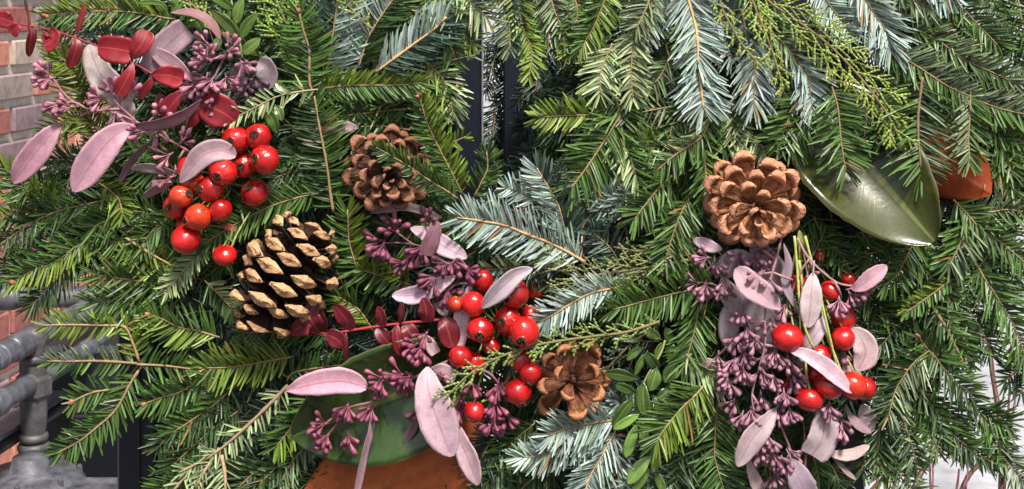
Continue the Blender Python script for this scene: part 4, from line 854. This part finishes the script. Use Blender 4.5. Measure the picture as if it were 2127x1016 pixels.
lf = lambda *a, **k: leaf('leaf', *a, **k)
E = [M_EUC]
lf('126,258,60 100,285,70 64,330,72 28,380,66', 54, E, r, PK, 'lance', stalk=14, twist=(10, 20), fold=.15)
lf('282,262,62 240,280,78 200,325,82 153,398,76', 66, E, r, PK, 'lance', stalk=6, twist=(5, 15), fold=.12)
lf('418,207,80 385,232,86 340,250,84 276,262,70', 40, E, r, (.33, .17, .215), 'lance', twist=(50, 55, 45), fold=.3)
lf('186,92,20 200,135,28 225,175,30 272,212,26', 62, E, r, (.40, .33, .34), 'cut', cup=.2)
lf('300,150,34 330,112,40 355,85,40 388,58,36', 62, E, r, PK2, 'cut', twist=(-20,))
lf('400,165,44 360,135,46 335,118,44 312,102,40', 40, E, r, PK2, 'lance', twist=(10,))
lf('355,26,40 400,28,48 436,48,50 458,82,46', 24, E, r, (.22, .11, .12), 'lance', twist=(45,), fold=.2)
lf('490,324,92 455,312,102 418,326,106 374,380,98', 46, E, r, (.36, .22, .26), 'ovate', twist=(-15, 10), fold=.2)
lf('360,380,72 340,386,74 320,396,72 296,412,66', 22, E, r, (.26, .16, .18), 'lance', twist=(40,))
lf('372,364,50 340,354,52 300,348,48 272,350,44', 24, E, r, GP, 'lance', twist=(30,))
lf('318,290,40 290,315,44 268,342,40 248,380,34', 22, E, r, DP, 'lance', twist=(55,))
lf('270,205,24 262,235,28 255,262,24', 40, E, r, GP, 'lance')
lf('536,128,44 552,140,50 556,165,48 540,188,42', 44, E, r, (.20, .15, .18), 'ovate', fold=.3)
lf('520,130,40 500,150,40 490,185,36', 40, E, r, (.13, .09, .11), 'lance')
lf('455,470,40 470,470,44 492,478,40', 14, E, r, (.5, .12, .08), 'lance', label='crumpled dry orange leaf scrap')
lf('745,266,26 715,264,28 680,278,26 630,298,22', 36, E, r, (.36, .28, .25), 'lance', label='dull tan leaf lying behind the upright fir branch')

r = thing('eucalyptus_spray', 'seeded eucalyptus spray left of the middle hips, below the upper brown cone', 'eucalyptus', P(990, 545, 30))
stemtube(r, '1010,600,40 976,585,52 971,559,58 951,536,60 930,548,60 876,513,58 832,505,54 797,505,56|930,548,60 900,570,62 890,575|951,536,58 968,560,56|900,525,56 886,480,54 887,467,54|860,510,56 823,482,54|985,590,50 950,590,52 930,605,54', 2.4, (.20, .09, .11))
for a in ((797, 506, 58, -.3, .7, 14), (790, 500, 56, -.7, .1, 8), (876, 512, 60, -.4, .8, 12), (823, 480, 56, -.1, -.3, 12), (887, 465, 54, .1, -.3, 6), (928, 548, 60, -.6, .3, 12), (940, 540, 54, .1, .5, 9), (968, 560, 54, .4, .3, 9), (905, 572, 70, -.7, .5, 9), (902, 585, 66, -.1, .8, 6), (930, 603, 56, -.2, .9, 10), (855, 530, 54, -.2, .7, 8), (975, 590, 46, -.2, .5, 6), (840, 545, 50, -.6, .3, 6)):
    cluster(r, *a, 'B', SB_, df=.25)
lf('948,573,62 905,592,68 862,612,66 815,614,60', 40, E, r, (.52, .38, .43), 'lance', twist=(20, -10), fold=.2, stalk=10)
lf('852,474,50 885,486,56 920,510,58 970,536,52', 40, E, r, (.42, .32, .38), 'lance', twist=(15,))
lf('905,458,70 902,480,74 893,505,74 884,530,70', 36, E, r, (.24, .11, .14), 'cut', twist=(20,))
lf('1106,558,108 1070,572,120 1035,604,120 1001,640,112', 42, E, r, (.50, .40, .46), 'lance', twist=(10, 25), fold=.15)
lf('978,590,60 966,630,64 956,680,62 958,728,58', 34, E, r, (.56, .42, .46), 'lance', twist=(0,))
lf('905,600,40 915,630,44 928,656,40', 30, E, r, (.45, .36, .40), 'lance')
lf('770,443,40 810,434,48 850,430,48 918,453,38', 20, E, r, (.34, .25, .28), 'lance', twist=(35,), label='thin grey pink leaf lying under the upper brown cone')

r = thing('eucalyptus_spray', 'seeded eucalyptus spray lying across the big green leaf, bottom left of centre', 'eucalyptus', P(950, 742, 50))
stemtube(r, '950,742,50 894,766,72 860,785,78 830,802,80 777,833,82 722,848,80 676,880,76|830,802,80 800,790,78 790,782|860,785,80 842,772,78|894,764,72 880,735,72 874,722,70|777,833,82 773,845,82|722,848,80 700,880,78 682,902,76|722,848,80 715,880,78|920,755,60 965,770,66 979,792,68|979,760,60 1015,775,60 1035,795,60|1010,820,50 1045,800,54 1060,775,50', 3.0, (.26, .11, .13))
for a in ((874, 720, 74, -.3, .85, 15), (866, 715, 70, -.8, .2, 7), (886, 692, 66, -.3, .4, 5), (850, 782, 84, -.4, .5, 13), (835, 778, 80, -.8, -.1, 6), (795, 792, 84, -.4, .5, 8), (792, 784, 82, -.5, -.3, 4), (722, 842, 86, -.3, .8, 10), (773, 845, 84, -.55, .8, 5), (765, 850, 84, .05, .9, 3), (676, 880, 80, -.7, -.1, 6), (681, 904, 80, -.4, .6, 13), (722, 902, 82, .05, .7, 9),
          (979, 793, 74, 0, .9, 10), (945, 838, 66, 0, .9, 10), (958, 820, 66, -.1, .9, 7), (1035, 795, 60, -.1, .9, 9), (1030, 835, 58, 0, .9, 11), (1026, 872, 60, -.15, .95, 11), (1050, 855, 52, .2, .9, 8), (880, 845, 76, -.1, .6, 5), (905, 772, 70, .3, .4, 5)):
    cluster(r, *a, 'C', (.20, .052, .09))
lf('762,805,88 715,792,98 660,796,100 594,812,92', 58, E, r, (.57, .30, .365), 'ovate', stalk=26, fold=.1, wr=.85, label='light pink leaf pointing left')
lf('888,762,90 890,810,112 912,880,116 938,948,108', 76, E, r, (.50, .335, .39), 'lance', twist=(8, 12), fold=.12, label='broad pale pink leaf hanging down')
lf('946,872,74 952,905,82 972,950,84 992,1008,76', 44, E, r, (.52, .34, .38), 'lance', twist=(-10,), fold=.15)
lf('898,772,70 915,770,76 930,778,76 945,790,70', 34, E, r, (.48, .35, .38), 'lance')
lf('878,846,74 866,872,80 855,895,78 840,922,72', 22, E, r, (.26, .17, .18), 'lance', twist=(35,))
lf('774,846,84 771,890,92 757,945,94 738,1040,88', 22, E, r, (.30, .19, .22), 'lance', twist=(30, 60, 20))
lf('872,700,60 890,712,64 905,735,62', 26, E, r, (.55, .38, .38), 'cut')

r = thing('eucalyptus_spray', 'dense seeded eucalyptus spray hanging below the round cone', 'eucalyptus', P(1623, 500, 50))
stemtube(r, '1623,495,60 1612,540,84 1603,570,90 1593,620,92 1589,660,92 1589,717,90 1578,760,88 1562,820,84 1570,870,80|1656,495,60 1681,538,76 1733,584,80 1775,596,80|1605,566,88 1578,570,86|1612,540,80 1585,520,70|1605,566,88 1640,580,84 1652,584|1589,668,92 1560,665,84 1534,640,74|1589,717,92 1625,722,88 1645,728,84|1578,760,88 1600,790,80 1612,800|1681,538,76 1690,560,80|1681,538,76 1660,570,70 1640,620,60|1614,800,70 1616,840,78 1600,880,80|1562,820,84 1580,850,80 1584,875|1500,600,50 1480,590,56 1462,588,56|1520,560,50 1500,535,54 1485,545|1620,880,60 1640,930,66 1650,960|1733,584,80 1745,610,76 1748,640|1510,722,60 1494,736,56|1660,790,60 1668,830,50', 2.7, (.36, .20, .22))
for a in ((1484, 543, 58, 0, .5, 9), (1470, 535, 56, -.6, -.1, 6), (1466, 590, 60, -.1, .6, 14), (1450, 588, 56, -.8, .1, 5), (1507, 582, 62, 0, .4, 6), (1500, 592, 60, .0, .9, 6), (1538, 526, 56, -.2, .3, 8), (1560, 515, 50, .3, .2, 6), (1577, 530, 60, 0, .8, 6), (1596, 560, 70, -.2, -.4, 5), (1578, 570, 92, -.4, .4, 5), (1600, 580, 92, -.2, .6, 4),
          (1543, 643, 74, -.2, .7, 14), (1552, 682, 78, 0, .85, 15), (1568, 700, 80, -.1, .8, 11), (1528, 700, 70, -.3, .8, 10), (1526, 744, 76, -.2, .85, 14), (1492, 738, 66, -.1, .7, 8), (1545, 730, 76, .1, .9, 12), (1610, 728, 84, -.05, .8, 13), (1636, 742, 84, .1, .8, 10), (1590, 735, 78, -.2, .9, 9), (1630, 634, 66, -.2, .3, 5), (1600, 663, 74, -.1, .7, 7),
          (1743, 622, 78, 0, .9, 11), (1765, 610, 76, .4, .8, 9), (1775, 595, 72, .4, .2, 5), (1748, 730, 52, .1, .9, 8), (1512, 790, 82, -.1, .8, 14), (1515, 775, 78, -.6, .2, 8), (1543, 765, 80, -.1, .8, 14), (1580, 768, 82, 0, .85, 13), (1605, 780, 82, .1, .8, 12), (1651, 785, 78, .3, .8, 9), (1640, 770, 74, .4, .3, 6),
          (1628, 815, 88, .0, .9, 20), (1640, 850, 84, .15, .9, 14), (1615, 850, 78, -.1, .9, 10), (1560, 850, 78, 0, .8, 12), (1541, 862, 74, -.3, .7, 12), (1525, 830, 70, -.3, .6, 8), (1580, 820, 70, 0, .7, 8), (1596, 905, 92, -.1, .85, 20), (1585, 930, 86, -.1, .9, 14), (1605, 940, 82, .1, .9, 10), (1625, 955, 76, .1, .8, 10), (1640, 935, 70, .3, .5, 6), (1610, 985, 70, -.1, .9, 9),
          (1722, 838, 84, -.1, .85, 13), (1748, 885, 66, 0, .9, 10), (1740, 870, 60, .4, .6, 6), (1660, 715, 60, .2, .5, 6), (1680, 560, 66, 0, .5, 4)):
    cluster(r, *a, 'D', SD_, sc=.92, df=.25, spread=.8)
for pth, w, t, pf, kw in (('1530,556,92 1555,590,102 1585,612,104 1622,642,98', 52, PK2, 'ovate', dict(fold=.15, twist=(12,))), ('1689,566,92 1686,600,100 1683,640,100 1678,680,94', 44, WP_, 'lance', dict(stalk=24, fold=.08)),
    ('1766,600,86 1785,595,96 1808,578,98 1842,552,92', 34, PK, 'lance', dict(stalk=10, fold=.12, twist=(15,))), ('1500,518,50 1480,514,56 1462,506,54 1440,498,48', 26, (.55, .36, .43), 'lance', {}),
    ('1495,575,50 1515,550,56 1535,540,56 1570,545,48', 50, (.34, .29, .31), 'ovate', {}), ('1500,575,54 1510,600,60 1518,620,58 1527,645,52', 40, (.33, .28, .30), 'lance', {}),
    ('1552,600,50 1525,640,56 1514,680,56 1512,725,50', 44, (.40, .31, .35), 'lance', dict(twist=(-20,))), ('1560,505,40 1580,530,44 1600,560,44 1625,600,40', 62, (.32, .28, .31), 'lance', {}),
    ('1555,610,40 1570,650,42 1590,690,42 1595,740,36', 78, (.22, .19, .205), 'lance', {}), ('1628,505,66 1637,545,74 1632,590,74 1652,640,66', 24, (.32, .23, .27), 'lance', dict(twist=(40, 20, 50))),
    ('1712,655,78 1704,680,84 1690,700,84 1668,730,76', 32, (.47, .37, .385), 'lance', {}), ('1636,726,96 1675,738,112 1720,768,116 1770,816,108', 36, (.46, .34, .36), 'lance', dict(twist=(15, 30), fold=.2)),
    ('1768,680,60 1790,705,62 1798,735,60 1780,770,54', 52, WP_, 'lance', dict(cup=.2)), ('1612,848,92 1590,878,104 1560,915,106 1531,968,98', 46, (.50, .36, .38), 'lance', dict(stalk=36, fold=.15)),
    ('1712,848,76 1712,880,82 1706,915,82 1686,946,74', 62, WP_, 'cut', dict(fold=.1, nu=20)), ('1642,952,84 1655,980,92 1668,1010,92 1690,1050,86', 52, (.36, .24, .29), 'lance', dict(stalk=20)),
    ('1553,950,60 1562,980,64 1572,1005,64 1588,1050,60', 26, (.45, .32, .34), 'lance', {}), ('1712,934,60 1740,945,66 1770,944,66 1806,926,60', 24, (.34, .24, .25), 'lance', dict(twist=(35,))),
    ('1728,950,56 1745,965,60 1760,982,60 1778,996,56', 13, (.30, .2, .2), 'lance', dict(twist=(40,))), ('1756,840,60 1766,865,66 1785,885,66 1810,898,60', 26, (.26, .18, .2), 'lance', dict(twist=(50,))),
    ('1668,870,60 1672,910,64 1674,950,64 1668,1000,60', 9, (.16, .1, .1), 'lance', dict(twist=(50,))), ('1755,755,50 1765,775,52 1775,800,50', 40, (.34, .26, .29), 'lance', {}), ('1790,840,40 1800,870,44 1795,900,40', 40, (.30, .22, .25), 'lance', {})):
    lf(pth, w, E, r, t, pf, **kw)

# ================================================================== red round-leaved eucalyptus
RC = (.23, .014, .022); RD = (.13, .009, .018)
r = thing('red_eucalyptus_stem', 'scarlet round-leaved eucalyptus stem reaching left over the bricks', 'eucalyptus', P(470, 235, 30))
stemtube(r, '470,235,40 415,214,60 372,185,66 318,155,68 268,126,68 205,97,68 143,74,66 100,61,64 46,51,62 24,47,60', 2.4, (.28, .03, .035))
for pth, w, k, pf, kw in (('27,46,60 18,44,64 8,40,64 -6,36,60', 34, 1, 'round', {}), ('46,52,62 40,54,68 32,60,68 22,70,64', 28, 1, 'fan', {}), ('60,50,62 58,30,70 55,10,70 48,-20,64', 18, .6, 'lance', dict(twist=(55,))), ('60,50,62 66,70,72 62,95,72 60,118,66', 24, .35, 'lance', dict(twist=(50, 62))),
    ('103,60,64 112,72,72 108,85,72 92,96,66', 40, 1.0, 'fan', dict(twist=(-20,), wl=1.4)), ('158,74,66 164,55,74 170,35,74 176,8,68', 20, .8, 'lance', dict(twist=(35,))), ('158,76,66 160,95,74 154,115,74 143,142,68', 28, .7, 'lance', dict(twist=(30,))),
    ('203,98,68 225,100,78 245,103,80 272,108,74', 58, 1.1, 'cut', dict(fold=.1)), ('272,124,70 282,108,80 295,90,82 306,64,74', 42, 1, 'fan', {}), ('276,130,70 270,150,78 260,170,78 245,198,70', 36, 1.0, 'fan', {}),
    ('314,156,70 335,156,80 355,158,82 380,166,74', 46, 1.25, 'fan', dict(fold=.1)), ('318,158,68 312,172,72 302,186,72 290,206,66', 20, .8, 'lance', dict(twist=(30,))), ('388,190,68 375,198,76 358,216,76 342,244,68', 44, .9, 'fan', dict(wr=.7)),
    ('413,216,64 440,224,76 465,236,78 490,254,70', 70, 1, 'round', {}), ('415,216,64 410,232,70 404,248,70 392,264,64', 24, .8, 'lance', dict(twist=(30,))), ('330,192,54 336,210,56 345,225,52', 30, .6, 'fan', {})):
    lf(pth, w, [M_RED], r, np.array(RC)*k, pf, **kw)
r = thing('red_eucalyptus_stem', 'dark crimson eucalyptus stem between the gold tipped cone and middle hips', 'eucalyptus', P(940, 660, 50))
stemtube(r, '940,660,50 914,664,62 840,671,68 771,680,70 720,688,70 675,694,68 640,682,70', 3.2, (.36, .035, .045))
for pth, w, k, pf, kw in (('664,692,72 650,672,92 645,650,94 660,622,88', 42, 1.0, 'ovate', {}), ('660,684,74 645,676,92 625,680,92 600,694,84', 40, 1.0, 'ovate', {}), ('676,692,70 676,676,78 672,662,78 668,644,72', 16, .7, 'lance', dict(twist=(40,))),
    ('722,684,72 720,668,80 710,652,80 693,633,74', 42, 1.1, 'ovate', dict(twist=(20,))), ('678,696,70 690,700,76 702,708,76 718,724,70', 38, .9, 'ovate', {}), ('718,690,72 719,705,80 718,725,80 717,750,74', 12, .6, 'lance', dict(twist=(40,))),
    ('788,678,72 792,664,80 790,652,80 784,636,74', 30, .9, 'ovate', dict(twist=(30,))), ('784,682,70 790,692,76 798,702,76 812,718,70', 30, .8, 'ovate', dict(twist=(20,))), ('826,674,74 824,690,84 828,712,84 836,740,76', 28, .9, 'lance', dict(twist=(25,))), ('828,672,70 832,658,76 834,644,76 834,626,70', 16, .5, 'lance', dict(twist=(30,))),
    ('838,674,68 846,684,74 852,694,74 862,710,68', 36, .9, 'round', dict(twist=(20,))), ('884,668,72 886,652,80 884,638,80 878,618,74', 36, 1.0, 'ovate', dict(twist=(15,))), ('916,662,64 926,674,72 932,692,72 940,722,66', 46, 1.1, 'round', dict(twist=(20,)))):
    lf(pth, w, [M_RED], r, np.array(RD)*k, pf, **kw)

# ================================================================== magnolia leaves
r = thing('magnolia_leaf', 'big glossy olive green leaf right of the round cone', 'magnolia leaf', P(1690, 190, 30))
lf('1632,190,0 1738,275,5 1820,362,40 1940,502,110', 262, [M_MAG, M_RUST], r, (.040, .048, .009), 'mag', cup=.30, fold=.08, twist=(8, 4, -4), nu=36, nv=16, wave=.045, thick=2.0, wl=1.0, wr=.80)
r = thing('magnolia_leaf', 'rust coloured leaf tip poking out right of the glossy olive leaf', 'magnolia leaf', P(1890, 250, 10))
lf('1880,250,22 1940,315,40 1995,360,48 2058,402,46', 150, [M_RUST], r, (.27, .045, .010), 'mag', cup=-.1, fold=-.18, twist=(-10,), nu=24, nv=12, thick=2.0)
r = thing('magnolia_leaf', 'big glossy dark green leaf under the purple seeds, bottom left of centre', 'magnolia leaf', P(985, 760, 20))
lf('985,745,20 900,790,34 760,845,42 608,906,44', 232, [M_MAG, M_RUST], r, (.028, .058, .012), 'mag', cup=.32, fold=.10, twist=(-4, 6), nu=36, nv=16, wave=.045, thick=2.0)
r = thing('magnolia_leaf', 'rust brown velvety leaf below the dark green leaf at the bottom edge', 'magnolia leaf', P(1010, 930, 0))
lf('1020,905,0 900,960,12 760,1020,16 620,1080,10', 240, [M_RUST], r, (.42, .105, .030), 'mag', cup=-.05, fold=-.05, nu=26, nv=12, thick=2.0)

# ================================================================== boxwood-like glossy sprigs
r = thing('boxwood_sprig', 'glossy green leafy sprig right of the open cone', 'boxwood', P(1385, 690, 20))
q = lambda x, y: (1060+x/1.992, 506+y/1.992)
def ql(s_, f): return ' '.join('%.1f,%.1f,%.0f' % (*q(*map(float, a.split(','))), f+k*9*(1-k*.3)) for k, a in enumerate(s_.split()))
stemtube(r, ql('640,400 620,460 560,560 535,650 530,720 545,800 570,880 590,960 600,1040', 40), 2.4, (.28, .30, .10))
for s_, w, f, k, pf in (('620,395 590,375 552,350', 44, 40, 1.6, 'lance'), ('548,432 515,450 482,482', 34, 40, 1.2, 'lance'), ('565,450 540,490 515,545', 32, 44, 1.0, 'lance'), ('640,410 620,430 600,475', 36, 40, 1.1, 'lance'), ('612,525 590,490 562,452', 54, 48, .75, 'lance'), ('690,480 670,520 640,575', 56, 44, .8, 'lance'),
    ('522,562 460,545 392,536', 56, 52, .75, 'lance'), ('515,622 475,600 436,584', 46, 50, .8, 'lance'), ('605,515 595,560 578,608', 56, 54, .9, 'lance'), ('550,575 550,650 562,722', 62, 58, .85, 'lance'), ('506,642 470,690 424,755', 62, 56, .75, 'lance'), ('532,706 485,735 426,768', 38, 60, 1.9, 'lance'),
    ('522,752 500,810 478,884', 46, 58, 1.9, 'lance'), ('550,735 552,795 550,860', 42, 56, 1.7, 'lance'), ('602,825 600,880 594,946', 42, 54, 1.6, 'lance'), ('578,880 535,930 486,994', 54, 58, 1.9, 'lance'), ('576,935 545,975 505,1030', 44, 52, 1.8, 'lance'), ('600,940 615,975 636,1030', 38, 50, 1.6, 'lance'),
    ('550,400 500,396 425,388', 32, 30, .6, 'lance'), ('660,590 640,620 610,640', 44, 40, .7, 'lance'), ('590,640 610,680 600,730', 46, 44, .8, 'lance'), ('640,450 665,440 700,440', 40, 34, .9, 'lance'), ('600,790 620,760 640,720', 36, 40, .9, 'lance'), ('660,420 655,380 640,350', 40, 30, .8, 'lance')):
    lf(ql(s_, f), w/1.992*1.02, [M_BOX], r, np.array((.062, .118, .022))*k*(np.array([1.05, 1, 1]) if k > 1.3 else 1), pf, fold=.22, cup=.0, twist=(random.uniform(-25, 25),), nu=12, nv=6, stalk=4)
r = thing('boxwood_sprig', 'glossy green leafy sprig at the top edge above the purple seeds', 'boxwood', P(500, 90, -10))
q = lambda x, y: (350+x/3.908, y/3.908)
stemtube(r, ql('600,480 585,380 570,310 545,190 520,60 505,-40', 10), 2.4, (.26, .32, .12))
for s_, w, f, k, pf in (('565,310 480,200 345,85', 110, 20, .8, 'ovate'), ('525,80 440,20 340,-20', 75, 16, .9, 'ovate'), ('552,190 565,90 605,-20', 85, 24, 1.3, 'ovate'), ('592,310 640,200 725,105', 85, 20, .9, 'ovate'), ('590,372 530,330 455,290', 66, 14, .6, 'lance'), ('602,430 670,380 745,312', 100, 26, 1.1, 'ovate'),
    ('740,428 790,500 845,590', 66, 12, .6, 'ovate'), ('150,225 230,180 285,300', 80, 14, .5, 'ovate'), ('290,372 250,320 205,258', 38, 20, 1.6, 'lance'), ('940,480 975,540 1035,600', 80, 4, .35, 'ovate'), ('1010,480 920,455 825,465', 34, 10, .7, 'lance'), ('870,662 920,720 990,765', 70, 6, 1.1, 'ovate'), ('30,90 70,40 90,-40', 90, 8, 1.2, 'ovate'),
    ('0,130 -60,30 -250,20', 44, 16, 1.2, 'lance'), ('800,900 850,990 880,1085', 110, 14, .9, 'ovate'), ('870,860 900,920 920,980', 80, 10, .8, 'ovate'), ('420,300 380,380 330,440', 70, 8, .7, 'ovate')):
    lf(ql(s_, f), w/3.908*1.06, [M_BOX], r, np.array((.085, .150, .030))*k, pf, fold=.22, cup=.0, twist=(random.uniform(-20, 20),), nu=12, nv=6, stalk=3)

# ================================================================== cedar sprays
YC = (.235, .30, .055); GC = (.13, .20, .045); OC = (.17, .19, .065)
cedar('bright yellow green cedar spray slanting across the top right', '1540,-60 1600,5 1640,32 1720,92 1790,165 1835,225 1864,276', 108, (62, 92), YC, w=5.8, step=17, decl=.45)
cedar('small cedar spray hanging beside the middle silver tips', '1552,-30 1564,5 1585,56 1605,110 1624,172', 58, (66, 82), YC, step=12, w=6)
cedar('cedar frond just right of the big silver blue sprig', '1490,-40 1497,8 1510,38 1540,90 1571,128', 50, (58, 74), YC, step=12, w=6)
cedar('olive cedar spray lying level right of the centre', '1430,540 1380,550 1280,565 1200,574 1140,548', 78, (40, 52), OC, step=13, decl=.2)
cedar('olive cedar tips above the level cedar spray', '1410,500 1370,515 1330,522 1290,516', 46, (30, 40), OC, step=13)
cedar('green cedar spray reaching left over the middle hips', '1370,668 1300,690 1230,699 1120,716 1030,745 975,778 934,818', 50, (70, 122), (.18, .25, .06), step=13, decl=.3, w=6.2)
cedar('dark cedar tips between the open cone and boxwood', '1345,690 1310,715 1285,740 1262,765', 46, (30, 38), (.09, .12, .05), step=12)
cedar('fresh green cedar spray behind the upright fir branch, top left', '720,260 680,200 640,130 600,60 560,-30', 96, (2, 16), (.19, .29, .05), step=14, decl=.1, w=6.4)
cedar('green cedar tuft behind the level fir sprig', '860,210 800,205 750,200 690,210', 60, (4, 14), (.10, .16, .04), step=13)
cedar('bright cedar tip at the top edge beside the shaded silver sprig', '770,60 740,30 715,0 690,-40', 50, (18, 26), (.25, .33, .06), step=12)
cedar('cedar sprig at the top edge above the curved pink leaf', '470,80 430,40 400,10 370,-30', 50, (4, 12), (.22, .30, .06), step=12)
